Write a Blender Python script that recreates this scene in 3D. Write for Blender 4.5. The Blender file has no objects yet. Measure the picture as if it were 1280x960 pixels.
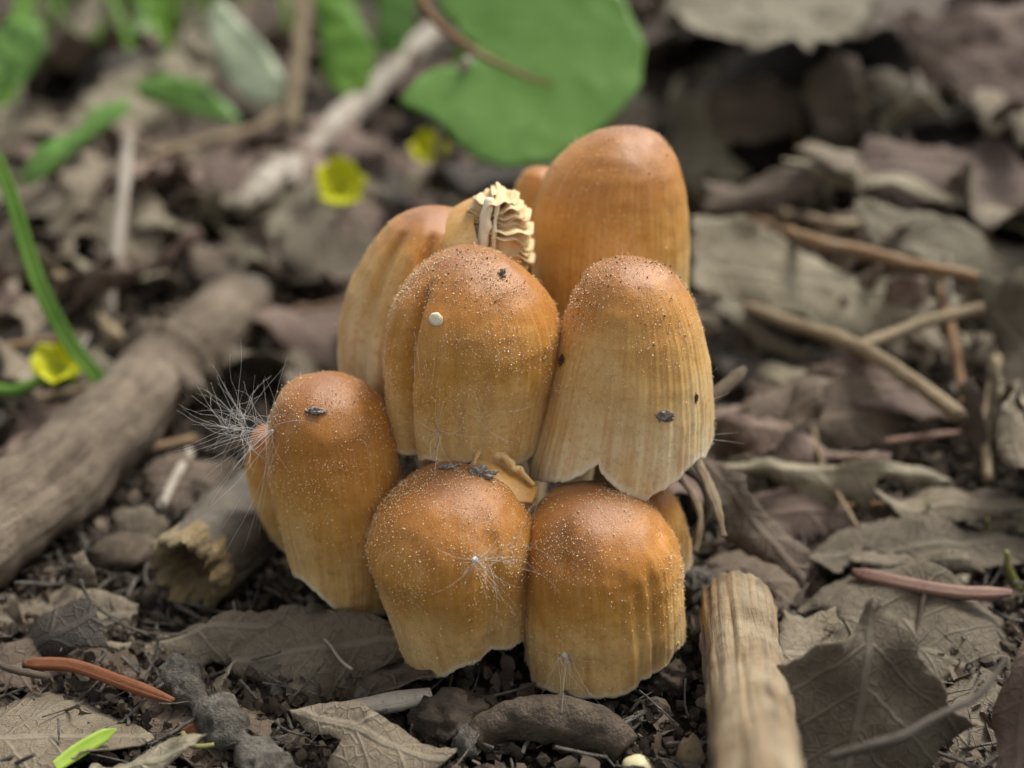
import bpy, bmesh, math, random
import numpy as np
from mathutils import Vector, Matrix, noise
from mathutils.geometry import delaunay_2d_cdt

# 1 Blender unit = 1 centimetre: a close-up of a clump of mushrooms about 5 cm tall
scene = bpy.context.scene
scene.unit_settings.system = 'METRIC'
scene.unit_settings.scale_length = 0.01
col = scene.collection
R = math.radians
random.seed(7)

# ------------------------------------------------------------------ camera
PITCH = R(25.0); FPX = 1758.0
CAM = Vector((0.0, -12.69, 9.2))
cd = bpy.data.cameras.new('camera'); cam = bpy.data.objects.new('camera', cd); col.objects.link(cam)
cam.location = CAM; cam.rotation_euler = (R(90) - PITCH, 0, 0)
cd.sensor_width = 36.0; cd.lens = 36.0 * FPX / 1280.0
cd.clip_start = 0.2; cd.clip_end = 20000.0
cd.dof.use_dof = True; cd.dof.focus_distance = 13.45
cd.dof.aperture_fstop = cd.lens * 1e-3 / (2 * 0.195)
cd.dof.aperture_blades = 7
scene.camera = cam

# ------------------------------------------------------------------ sky and sun (bright overcast)
w = bpy.data.worlds.new('World'); scene.world = w; w.use_nodes = True
wn = w.node_tree; wn.nodes.clear()
SUN_EL, SUN_AZ = R(58), R(50)      # azimuth: clockwise from +Y
sky = wn.nodes.new('ShaderNodeTexSky'); sky.sky_type = 'NISHITA'; sky.sun_disc = False
sky.sun_elevation = SUN_EL; sky.sun_rotation = SUN_AZ; sky.air_density = 1.0; sky.dust_density = 4.0; sky.ozone_density = 1.0
hs = wn.nodes.new('ShaderNodeHueSaturation'); hs.inputs['Saturation'].default_value = 0.12
bg = wn.nodes.new('ShaderNodeBackground'); bg.inputs['Strength'].default_value = 0.085
wo = wn.nodes.new('ShaderNodeOutputWorld')
wn.links.new(sky.outputs[0], hs.inputs['Color']); wn.links.new(hs.outputs[0], bg.inputs['Color']); wn.links.new(bg.outputs[0], wo.inputs[0])
sd = bpy.data.lights.new('sun', 'SUN'); sd.energy = 1.5; sd.angle = R(16); sd.color = (1.0, 0.95, 0.87)
so = bpy.data.objects.new('sun', sd); col.objects.link(so)
sdir = Vector((math.sin(SUN_AZ) * math.cos(SUN_EL), math.cos(SUN_AZ) * math.cos(SUN_EL), math.sin(SUN_EL)))
so.rotation_euler = sdir.to_track_quat('Z', 'Y').to_euler()
so.location = (20, 20, 60)
vs = scene.view_settings; vs.view_transform = 'Standard'; vs.look = 'None'; vs.gamma = 1.0; vs.exposure = 1.25
vs.use_curve_mapping = False
scene.cycles.use_denoising = True; scene.cycles.use_adaptive_sampling = True; scene.cycles.adaptive_threshold = 0.02
scene.cycles.max_bounces = 6; scene.cycles.diffuse_bounces = 3; scene.cycles.transparent_max_bounces = 6

# ------------------------------------------------------------------ pixel helpers (photograph pixels, 1280 x 960)
FWD = Vector((0, math.cos(PITCH), -math.sin(PITCH))); UP = Vector((0, math.sin(PITCH), math.cos(PITCH))); RT = Vector((1, 0, 0))
def ray(px, py): return FWD + RT * ((px - 640) / FPX) + UP * ((480 - py) / FPX)
def at(px, py, depth): return CAM + ray(px, py) * depth
def at_y(px, py, y):
    r = ray(px, py); return CAM + r * ((y - CAM.y) / r.y)
def depth_of(p): return (Vector(p) - CAM).dot(FWD)
def sm(a, b, x):
    t = min(1.0, max(0.0, (x - a) / (b - a))); return t * t * (3 - 2 * t)
def G(x, y):
    """height of the forest floor"""
    if abs(x) > 400 or abs(y) > 400: return 0.0
    h = 0.22 * noise.noise(Vector((x * 0.35, y * 0.35, 3.1))) + 0.1 * noise.noise(Vector((x * 0.9, y * 0.9, 8.7)))
    bank = sm(1.2, 4.6, x - 0.10 * y) * sm(0.0, 9.0, y) * 1.9 * (1 - sm(60, 140, abs(x) + abs(y)))
    back = (0.6 + sm(2, 15, y) * 1.7 + sm(15, 60, y) * 1.2) * (1 - sm(120, 300, abs(x) + abs(y)))
    front = -0.15 * sm(-1.5, -5, y)
    left = 0.25 * sm(-3.0, -7.0, x) * sm(-2, 3, y)
    hol = -2.2 * math.exp(-((x - 3.6) / 2.0) ** 4 - ((y - 9.4) / 1.8) ** 4)
    return h + bank + back + front + left + hol - 0.05
def on_ground(px, py, lift=0.0):
    r = ray(px, py); t = 6.0; prev = t
    while t < 200:
        p = CAM + r * t
        if p.z < G(p.x, p.y) + lift:
            lo, hi = prev, t
            for _ in range(14):
                m = (lo + hi) / 2; q = CAM + r * m
                if q.z < G(q.x, q.y) + lift: hi = m
                else: lo = m
            return CAM + r * hi
        prev = t; t += 0.15 + t * 0.01
    return CAM + r * 200

# ------------------------------------------------------------------ scene helpers
def tag(o, label=None, cat=None, group=None, kind=None):
    if label: o['label'] = label
    if cat: o['category'] = cat
    if group: o['group'] = group
    if kind: o['kind'] = kind
    return o
def link(name, me, mat=None, parent=None):
    o = bpy.data.objects.new(name, me); col.objects.link(o)
    if mat is not None and me is not None:
        me.materials.clear(); me.materials.append(mat)
    if parent is not None:
        o.parent = parent; o.matrix_parent_inverse = parent.matrix_world.inverted()
    return o
def empty(name, loc=(0, 0, 0)):
    o = bpy.data.objects.new(name, None); col.objects.link(o); o.location = loc; o.empty_display_size = 0.3
    o.matrix_world = Matrix.Translation(Vector(loc)); return o
def mesh(name, v, f, smooth=True):
    me = bpy.data.meshes.new(name); me.from_pydata([tuple(p) for p in v], [], f if isinstance(f, list) else f.tolist()); me.update()
    if smooth: me.polygons.foreach_set('use_smooth', [True] * len(me.polygons))
    return me
def attr(me, name, arr):
    a = me.attributes.new(name, 'FLOAT_VECTOR', 'POINT'); a.data.foreach_set('vector', np.asarray(arr, dtype=np.float32).ravel())
def fn(v, sc, seed=0.0, oct=3):
    t = 0.0; a = 1.0; s = sc
    for k in range(oct):
        t += a * noise.noise(Vector((v[0] * s + seed, v[1] * s + seed * 1.7, v[2] * s - seed))); a *= 0.5; s *= 2.1
    return t
def spline(pts, n):
    """Catmull-Rom through points"""
    P = [Vector(p) for p in pts]
    if len(P) == 2: return [P[0].lerp(P[1], k / (n - 1)) for k in range(n)]
    P = [P[0] * 2 - P[1]] + P + [P[-1] * 2 - P[-2]]; m = len(P) - 3; out = []
    for k in range(n):
        t = k / (n - 1) * m; i = min(int(t), m - 1); u = t - i
        a, b, c, d = P[i:i + 4]
        out.append(0.5 * ((2 * b) + (c - a) * u + (2 * a - 5 * b + 4 * c - d) * u * u + (3 * b - a - 3 * c + d) * u ** 3))
    return out
def tube(path, rad, sides=8, cap=True, rough=0.0, rs=2.0, seed=0.0, flat=1.0, base=0):
    """tube along a path; rad is a number or function of t; returns verts, faces, attribute (t, angle)"""
    n = len(path); V = []; F = []; A = []
    nrm = None; L = 0.0
    for i, p in enumerate(path):
        tg = (path[min(i + 1, n - 1)] - path[max(i - 1, 0)]).normalized()
        if nrm is None:
            nrm = Vector((0, 0, 1)) if abs(tg.z) < 0.9 else Vector((1, 0, 0))
        nrm = (nrm - tg * nrm.dot(tg)).normalized(); bi = tg.cross(nrm)
        if i: L += (p - path[i - 1]).length
        t = i / (n - 1); r = rad(t) if callable(rad) else rad
        for k in range(sides):
            a = 2 * math.pi * k / sides
            d = nrm * math.sin(a) * flat + bi * math.cos(a)
            q = p + d * r
            if rough: q = p + d * r * (1 + rough * fn(q, rs, seed))
            V.append(q); A.append((L, a / (2 * math.pi), t))
    for i in range(n - 1):
        for k in range(sides):
            k2 = (k + 1) % sides
            F.append((base + i * sides + k, base + i * sides + k2, base + (i + 1) * sides + k2, base + (i + 1) * sides + k))
    if cap:
        F.append(tuple(base + k for k in reversed(range(sides)))); F.append(tuple(base + (n - 1) * sides + k for k in range(sides)))
    return V, F, A
def tube_mesh(name, path, rad, sides=8, **kw):
    v, f, a = tube(path, rad, sides, **kw); me = mesh(name, v, f); attr(me, 'tubeco', a); return me

# ------------------------------------------------------------------ materials
class NT:
    def __init__(s, name):
        s.m = bpy.data.materials.new(name); s.m.use_nodes = True; s.t = s.m.node_tree; s.t.nodes.clear()
        s.out = s.n('ShaderNodeOutputMaterial'); s.p = s.n('ShaderNodeBsdfPrincipled'); s.l(s.p.outputs[0], s.out.inputs[0])
    def n(s, typ, **kw):
        x = s.t.nodes.new(typ)
        for k, v in kw.items(): setattr(x, k, v)
        return x
    def l(s, a, b): s.t.links.new(a, b)
    def put(s, inp, v):
        if hasattr(v, 'is_linked'): s.l(v, inp)
        elif v is not None: inp.default_value = v
    def math(s, op, a, b=None, c=None, clamp=False):
        x = s.n('ShaderNodeMath', operation=op, use_clamp=clamp)
        for i, v in enumerate((a, b, c)):
            if v is not None: s.put(x.inputs[i], v)
        return x.outputs[0]
    def vmath(s, op, a, b):
        x = s.n('ShaderNodeVectorMath', operation=op); s.put(x.inputs[0], a); s.put(x.inputs[1], b); return x.outputs[0]
    def noise(s, vec, scale, detail=4, rough=0.6, dist=0.0):
        x = s.n('ShaderNodeTexNoise'); s.put(x.inputs['Vector'], vec); x.inputs['Scale'].default_value = scale
        x.inputs['Detail'].default_value = detail; x.inputs['Roughness'].default_value = rough; x.inputs['Distortion'].default_value = dist; return x.outputs['Fac']
    def ramp(s, fac, stops, interp='LINEAR'):
        x = s.n('ShaderNodeValToRGB'); e = x.color_ramp.elements; x.color_ramp.interpolation = interp
        while len(e) < len(stops): e.new(0.5)
        for k, (pos, c) in enumerate(stops):
            e[k].position = pos; e[k].color = (c, c, c, 1) if isinstance(c, (int, float)) else (*c, 1)
        s.put(x.inputs[0], fac); return x.outputs[0]
    def mix(s, fac, a, b, mode='MIX'):
        x = s.n('ShaderNodeMix', data_type='RGBA', blend_type=mode); s.put(x.inputs[0], fac)
        for i, v in ((6, a), (7, b)):
            s.put(x.inputs[i], (*v, 1) if isinstance(v, tuple) and len(v) == 3 else v)
        return x.outputs[2]
    def attr(s, name, typ='GEOMETRY'):
        return s.n('ShaderNodeAttribute', attribute_name=name, attribute_type=typ)
    def sep(s, v):
        x = s.n('ShaderNodeSeparateXYZ'); s.l(v, x.inputs[0]); return x.outputs
    def comb(s, a, b, c):
        x = s.n('ShaderNodeCombineXYZ')
        for i, v in enumerate((a, b, c)): s.put(x.inputs[i], v)
        return x.outputs[0]
    def bump(s, h, strength, dist, nrm=None):
        x = s.n('ShaderNodeBump'); s.put(x.inputs['Height'], h); x.inputs['Strength'].default_value = strength; x.inputs['Distance'].default_value = dist
        if nrm is not None: s.l(nrm, x.inputs['Normal'])
        return x.outputs[0]
    def obj(s): return s.n('ShaderNodeTexCoord').outputs['Object']
    def rnd(s): return s.n('ShaderNodeObjectInfo').outputs['Random']
    def set(s, **kw):
        for k, v in kw.items(): s.put(s.p.inputs[k.replace('_', ' ')], v)

def cap_material(name, stops, streak=0.5, bstr=0.5):
    m = NT(name); a = m.attr('capco'); x = m.sep(a.outputs['Vector']); v, th, gr = x[0], x[1], x[2]
    oc = m.obj()
    blot = m.noise(oc, 1.5, 4, 0.6)
    fine = m.noise(oc, 16, 4, 0.7)
    vv = m.math('ADD', v, m.math('MULTIPLY', m.math('SUBTRACT', blot, 0.5), 0.62))
    vv = m.math('ADD', vv, m.math('MULTIPLY', m.math('SUBTRACT', fine, 0.5), 0.10))
    base = m.ramp(vv, stops)
    sv = m.comb(m.math('MULTIPLY', th, 90.0), m.math('MULTIPLY', v, 1.6), 0.0)
    st = m.noise(sv, 1.0, 3, 0.6)
    st2 = m.noise(m.comb(m.math('MULTIPLY', th, 22.0), m.math('MULTIPLY', v, 1.4), 4.0), 1.0, 3, 0.6)
    gate = m.ramp(v, [(0.22, 0.0), (0.5, 1.0)])
    light = m.mix(0.0, base, base)
    stf = m.math('MULTIPLY', m.ramp(st, [(0.45, 0.0), (0.68, 1.0)]), m.math('MULTIPLY', gate, streak))
    c = m.mix(stf, base, (0.68, 0.42, 0.17))
    stf2 = m.math('MULTIPLY', m.ramp(st2, [(0.3, 1.0), (0.5, 0.0)]), m.math('MULTIPLY', gate, 0.45))
    c = m.mix(stf2, c, (0.40, 0.150, 0.026))
    # fine freckle and the darker dimple dots of the crown
    vo = m.n('ShaderNodeTexVoronoi'); vo.inputs['Scale'].default_value = 15.0; m.l(oc, vo.inputs['Vector'])
    dots = m.ramp(vo.outputs['Distance'], [(0.10, 1.0), (0.2, 0.0)])
    dg = m.ramp(v, [(0.25, 0.55), (0.55, 0.0)])
    c = m.mix(m.math('MULTIPLY', dots, dg), c, (0.10, 0.035, 0.015))
    c = m.mix(m.math('MULTIPLY', m.ramp(fine, [(0.35, 1.0), (0.5, 0.0)]), 0.25), c, (0.30, 0.11, 0.03))
    pw = m.noise(oc, 62, 3, 0.8)
    c = m.mix(m.math('MULTIPLY', m.ramp(pw, [(0.58, 0.0), (0.70, 1.0)]), m.ramp(v, [(0.5, 0.32), (1.0, 0.16)])), c, (0.74, 0.50, 0.24))
    c = m.mix(m.math('MULTIPLY', m.ramp(pw, [(0.32, 1.0), (0.42, 0.0)]), 0.35), c, (0.24, 0.085, 0.022))
    c = m.mix(m.math('MULTIPLY', gr, 0.45, clamp=True), c, (0.66, 0.43, 0.17))
    c = m.mix(m.ramp(v, [(0.972, 0.0), (0.995, 0.75)]), c, (0.86, 0.78, 0.60))
    h1 = m.math('MULTIPLY', st, gate)
    b1 = m.bump(h1, bstr, 0.02)
    b2 = m.bump(m.math('ADD', pw, m.noise(oc, 9, 4, 0.7)), 0.4, 0.018, b1)
    m.set(Base_Color=c, Roughness=0.33, Normal=b2, Subsurface_Weight=0.16, Subsurface_Radius=(0.10, 0.045, 0.015), Subsurface_Scale=1.0,
          Specular_IOR_Level=0.5, Sheen_Weight=0.12, Sheen_Roughness=0.4)
    m.p.inputs['Sheen Tint'].default_value = (1, 0.85, 0.65, 1)
    return m.m
S_ORANGE = [(0.0, (0.27, 0.110, 0.038)), (0.20, (0.35, 0.138, 0.028)), (0.42, (0.49, 0.195, 0.022)), (0.68, (0.60, 0.310, 0.060)), (0.95, (0.76, 0.54, 0.23))]
S_PALE = [(0.0, (0.29, 0.125, 0.050)), (0.20, (0.39, 0.160, 0.040)), (0.40, (0.53, 0.235, 0.032)), (0.62, (0.66, 0.39, 0.115)), (0.92, (0.78, 0.63, 0.36)), (1.0, (0.82, 0.70, 0.46))]
M_CAP = cap_material('cap_orange', S_ORANGE, 0.34, 0.25)
M_CAPP = cap_material('cap_pale_rim', S_PALE, 0.5, 0.5)

def plain(name, c1, c2, scale, rough=0.7, bump=0.3, bd=0.02, sss=0.0, spec=0.3, vary=0.0, trans=0.0):
    m = NT(name); oc = m.obj(); n1 = m.noise(oc, scale, 5, 0.65); c = m.mix(m.ramp(n1, [(0.3, 0.0), (0.7, 1.0)]), c1, c2)
    if vary:
        k = m.math('ADD', 1.0 - vary / 2, m.math('MULTIPLY', m.rnd(), vary)); c = m.mix(1.0, c, m.comb(k, k, k), 'MULTIPLY')
    m.set(Base_Color=c, Roughness=rough, Specular_IOR_Level=spec, Normal=m.bump(m.noise(oc, scale * 4, 4, 0.7), bump, bd))
    if sss: m.set(Subsurface_Weight=sss, Subsurface_Radius=(0.08, 0.05, 0.03), Subsurface_Scale=1.0)
    if trans:
        t = m.n('ShaderNodeBsdfTranslucent'); m.put(t.inputs[0], c); mx = m.n('ShaderNodeMixShader'); mx.inputs[0].default_value = trans
        m.l(m.p.outputs[0], mx.inputs[1]); m.l(t.outputs[0], mx.inputs[2]); m.l(mx.outputs[0], m.out.inputs[0])
    return m.m
M_STEM = plain('stem_cream', (0.40, 0.30, 0.17), (0.58, 0.46, 0.29), 5, 0.6, 0.3)
M_GILL = plain('gill_cream', (0.62, 0.43, 0.20), (0.76, 0.60, 0.36), 7, 0.55, 0.25)
M_FLESH = plain('flesh_white', (0.82, 0.70, 0.48), (0.88, 0.82, 0.66), 9, 0.6, 0.4)
M_FLAP = plain('flap_orange', (0.50, 0.24, 0.07), (0.70, 0.45, 0.20), 5, 0.5, 0.5)
M_GRAIN = plain('mica_grain', (0.70, 0.48, 0.24), (0.84, 0.70, 0.46), 30, 0.3, 0.1, spec=0.6)
M_DARKGRAIN = plain('dark_grain', (0.06, 0.03, 0.02), (0.12, 0.06, 0.03), 30, 0.6, 0.1)
M_HAIR = plain('silk_hair', (0.80, 0.78, 0.74), (0.86, 0.84, 0.80), 3, 0.35, 0.0, spec=0.6, trans=0.3)
M_GRIT = plain('grit', (0.09, 0.08, 0.07), (0.48, 0.43, 0.36), 30, 0.75, 0.8)
M_SOIL = plain('soil', (0.008, 0.006, 0.005), (0.034, 0.026, 0.018), 2.2, 0.9, 1.0, 0.08, spec=0.15)
M_CRUMB = plain('soil_crumb', (0.014, 0.010, 0.008), (0.080, 0.060, 0.042), 3.0, 0.85, 1.0, 0.03, spec=0.25)

def leaf_material(name, c1, c2, vein, veinstr=0.35, dark=0.3, spot=0.6, rough=0.7, trans=0.12, green=False, sp=0.42):
    m = NT(name); a = m.attr('leafco'); x = m.sep(a.outputs['Vector']); al, ac = x[0], x[1]
    oc = a.outputs['Vector']
    shift = m.vmath('ADD', oc, m.comb(m.math('MULTIPLY', m.rnd(), 40.0), 0.0, 0.0))
    n1 = m.noise(shift, 1.6, 6, 0.65); n2 = m.noise(shift, 9, 5, 0.7); n3 = m.noise(shift, 45, 3, 0.7)
    c = m.mix(m.ramp(n1, [(0.32, 0.0), (0.66, 1.0)]), c1, c2)
    c = m.mix(m.math('MULTIPLY', m.ramp(n2, [(0.5, 0.0), (0.75, 1.0)]), dark), c, tuple(k * 0.35 for k in c1))
    c = m.mix(m.math('MULTIPLY', m.ramp(n3, [(0.56, 0.0), (0.68, 1.0)]), spot), c, tuple(k * 0.35 for k in c1))
    c = m.mix(m.math('MULTIPLY', m.ramp(n3, [(0.32, 1.0), (0.42, 0.0)]), spot * 0.5), c, tuple(min(1, k * 1.5) for k in c2))
    wob = m.math('MULTIPLY', m.math('SUBTRACT', m.noise(oc, 2.5, 2, 0.5), 0.5), 0.18)
    ab = m.math('ABSOLUTE', m.math('ADD', ac, m.math('MULTIPLY', wob, 0.4)))
    ph = m.math('PINGPONG', m.math('ADD', m.math('SUBTRACT', al, m.math('MULTIPLY', ab, 0.8)), wob), sp / 2)
    sv = m.ramp(ph, [(0.0, 1.0), (0.035, 0.0)]); mv = m.ramp(ab, [(0.02, 1.0), (0.05, 0.0)])
    vo = m.n('ShaderNodeTexVoronoi', feature='DISTANCE_TO_EDGE'); vo.inputs['Scale'].default_value = 8.0; m.l(oc, vo.inputs['Vector'])
    tv = m.ramp(vo.outputs['Distance'], [(0.0, 0.55), (0.07, 0.0)])
    ve = m.math('MAXIMUM', m.math('MAXIMUM', sv, mv), tv)
    c = m.mix(m.math('MULTIPLY', ve, veinstr), c, vein)
    k = m.math('ADD', 0.56, m.math('MULTIPLY', m.rnd(), 0.5))
    if not green: c = m.mix(1.0, c, m.comb(k, k, k), 'MULTIPLY')
    h = m.math('ADD', m.math('MULTIPLY', ve, 0.6), m.math('ADD', m.math('MULTIPLY', n2, 0.9), m.math('MULTIPLY', n3, 0.35)))
    m.set(Base_Color=c, Roughness=rough, Specular_IOR_Level=0.35, Normal=m.bump(h, 0.8 if not green else 0.08, 0.05))
    t = m.n('ShaderNodeBsdfTranslucent'); m.put(t.inputs[0], c); mx = m.n('ShaderNodeMixShader'); mx.inputs[0].default_value = trans
    m.l(m.p.outputs[0], mx.inputs[1]); m.l(t.outputs[0], mx.inputs[2]); m.l(mx.outputs[0], m.out.inputs[0])
    return m.m
LM = {
    'grey': leaf_material('dead_leaf_grey', (0.150, 0.115, 0.076), (0.28, 0.230, 0.160), (0.36, 0.32, 0.235), dark=0.45),
    'tan': leaf_material('dead_leaf_tan', (0.22, 0.185, 0.120), (0.37, 0.325, 0.225), (0.44, 0.39, 0.28), dark=0.35, spot=0.4),
    'brown': leaf_material('dead_leaf_brown', (0.105, 0.075, 0.052), (0.20, 0.150, 0.108), (0.27, 0.21, 0.15)),
    'pink': leaf_material('dead_leaf_pinkish', (0.17, 0.112, 0.085), (0.30, 0.215, 0.170), (0.36, 0.27, 0.21), dark=0.35, spot=0.4),
    'dark': leaf_material('dead_leaf_dark', (0.035, 0.029, 0.024), (0.095, 0.078, 0.060), (0.12, 0.10, 0.08)),
    'green': leaf_material('living_leaf', (0.125, 0.270, 0.045), (0.180, 0.340, 0.085), (0.24, 0.38, 0.12), 0.22, 0.05, 0.0, 0.42, 0.25, True, 0.7),
    'palegreen': leaf_material('pale_green_leaf', (0.36, 0.44, 0.26), (0.52, 0.58, 0.42), (0.5, 0.56, 0.40), 0.2, 0.05, 0.0, 0.45, 0.25, True, 0.6),
    'grass': leaf_material('grass_blade', (0.10, 0.25, 0.025), (0.20, 0.37, 0.055), (0.3, 0.45, 0.12), 0.15, 0.05, 0.0, 0.4, 0.3, True, 0.6),
    'yellow': leaf_material('yellow_petal', (0.50, 0.52, 0.012), (0.62, 0.62, 0.03), (0.6, 0.6, 0.05), 0.1, 0.02, 0.0, 0.5, 0.3, True, 0.6),
}
def wood_material(name, c1, c2, c3, stretch=(1.2, 26.0), bump=0.7, rough=0.75, bd=0.05):
    m = NT(name); a = m.attr('tubeco'); x = m.sep(a.outputs['Vector']); oc = m.obj()
    ang = m.math('MULTIPLY', x[1], 2 * math.pi)
    v = m.comb(m.math('MULTIPLY', x[0], stretch[0]), m.math('MULTIPLY', m.math('SINE', ang), stretch[1] / 6), m.math('MULTIPLY', m.math('COSINE', ang), stretch[1] / 6))
    n1 = m.noise(v, 1.0, 6, 0.65, 0.4); n2 = m.noise(oc, 1.4, 5, 0.6); n3 = m.noise(oc, 18, 4, 0.7)
    c = m.mix(m.ramp(n1, [(0.34, 0.0), (0.64, 1.0)]), c1, c2)
    c = m.mix(m.ramp(n2, [(0.42, 0.0), (0.68, 0.85)]), c, c3)
    c = m.mix(m.math('MULTIPLY', m.ramp(n3, [(0.55, 0.0), (0.72, 1.0)]), 0.5), c, tuple(k * 0.3 for k in c1))
    h = m.math('ADD', n1, m.math('MULTIPLY', n3, 0.4))
    m.set(Base_Color=c, Roughness=rough, Specular_IOR_Level=0.3, Normal=m.bump(h, bump, bd)); return m.m
M_BARK = wood_material('grey_bark', (0.070, 0.050, 0.034), (0.185, 0.142, 0.100), (0.25, 0.200, 0.145), bump=1.0, bd=0.09)
M_BARKD = wood_material('dark_bark', (0.055, 0.045, 0.036), (0.13, 0.11, 0.085), (0.18, 0.155, 0.12), (2, 14), 1.0)
M_STICK = wood_material('bleached_stick', (0.045, 0.034, 0.024), (0.27, 0.185, 0.095), (0.34, 0.275, 0.18), (0.45, 26.0), 1.0)
M_FIBRE = wood_material('rotten_fibre', (0.08, 0.052, 0.024), (0.30, 0.22, 0.105), (0.34, 0.27, 0.16), (6, 40), 1.0)
M_ROT = wood_material('rotten_core', (0.03, 0.02, 0.012), (0.11, 0.07, 0.035), (0.16, 0.10, 0.05), (5, 20), 1.0)
M_TWIG = wood_material('dry_twig', (0.13, 0.092, 0.055), (0.26, 0.195, 0.115), (0.30, 0.24, 0.15), (1.5, 8))
M_TWIGR = wood_material('rusty_twig', (0.17, 0.095, 0.045), (0.28, 0.165, 0.08), (0.26, 0.19, 0.12), (1.5, 8))
M_STALK = wood_material('pale_stalk', (0.24, 0.20, 0.155), (0.40, 0.35, 0.28), (0.46, 0.42, 0.36), (0.8, 10))
M_NEEDLE = wood_material('russet_needle', (0.12, 0.040, 0.016), (0.27, 0.095, 0.040), (0.20, 0.075, 0.032), (0.6, 14), 0.5, 0.4)
M_NEEDLEP = wood_material('mauve_needle', (0.16, 0.085, 0.062), (0.29, 0.165, 0.125), (0.25, 0.16, 0.11), (0.6, 14), 0.5, 0.4)
M_CRUST = plain('crusty_bark', (0.045, 0.040, 0.034), (0.24, 0.215, 0.175), 6.0, 0.8, 1.0, 0.08)
M_POD = plain('brown_pod', (0.050, 0.037, 0.026), (0.145, 0.110, 0.075), 5.0, 0.75, 1.0, 0.07)
M_SPROUT = plain('fresh_sprout', (0.30, 0.46, 0.05), (0.42, 0.56, 0.10), 4.0, 0.45, 0.1, trans=0.3)
M_BUDG = plain('greenish_bud', (0.13, 0.14, 0.035), (0.24, 0.21, 0.08), 4.0, 0.5, 0.2)
M_PEBBLE = plain('cream_seed', (0.5, 0.44, 0.24), (0.6, 0.55, 0.36), 6.0, 0.5, 0.2)

# ------------------------------------------------------------------ the forest floor
def axis(a, b, step, far):
    inner = np.arange(a, b + 1e-6, step); o = []; s = step * 2; x = b
    while x < far: x += s; s *= 1.32; o.append(x)
    lo = []; s = step * 2; x = a
    while x > -far: x -= s; s *= 1.32; lo.append(x)
    return np.array(lo[::-1] + list(inner) + o)
gx, gy = axis(-11, 12, 0.11, 6000), axis(-5.5, 20, 0.11, 6000)
gv = []
for yy in gy:
    for xx in gx:
        n = 0.0
        if abs(xx) < 30 and abs(yy) < 40:
            n = 0.10 * noise.noise(Vector((xx * 1.7, yy * 1.7, 1))) + 0.07 * noise.noise(Vector((xx * 4.3, yy * 4.3, 2)))
        gv.append((xx, yy, G(xx, yy) + n - 0.08))
nx = len(gx)
gf = [(j * nx + i, j * nx + i + 1, (j + 1) * nx + i + 1, (j + 1) * nx + i) for j in range(len(gy) - 1) for i in range(nx - 1)]
ground = link('ground', mesh('ground', gv, gf), M_SOIL); tag(ground, kind='structure')
ground['label'] = 'dark brown damp forest soil under the leaf litter'

# ------------------------------------------------------------------ mushroom caps
ROOT = Vector((0.1, 0.9, -0.1))
def grains(rng, P, N, count, rmin, rmax, wt):
    wt = wt / wt.sum(); idx = rng.choice(len(P), size=count, p=wt)
    pts = P[idx]; nr = N[idx]
    OC = np.array([(1, 0, 0), (-1, 0, 0), (0, 1, 0), (0, -1, 0), (0, 0, 1), (0, 0, -1)], float)
    OF = np.array([(0, 2, 4), (2, 1, 4), (1, 3, 4), (3, 0, 4), (2, 0, 5), (1, 2, 5), (3, 1, 5), (0, 3, 5)])
    sz = rmin + (rmax - rmin) * rng.random(count) ** 2.2
    sc = OC[None] * sz[:, None, None] * (0.55 + 0.9 * rng.random((count, 6, 1)))
    q = rng.normal(size=(count, 3, 3)); Q, _ = np.linalg.qr(q)
    V = np.einsum('nij,nkj->nki', Q, sc) + (pts + nr * (sz * 0.25)[:, None] + rng.normal(size=(count, 3)) * 0.012)[:, None, :]
    F = OF[None] + (np.arange(count) * 6)[:, None, None]
    return V.reshape(-1, 3), F.reshape(-1, 3)

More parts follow.
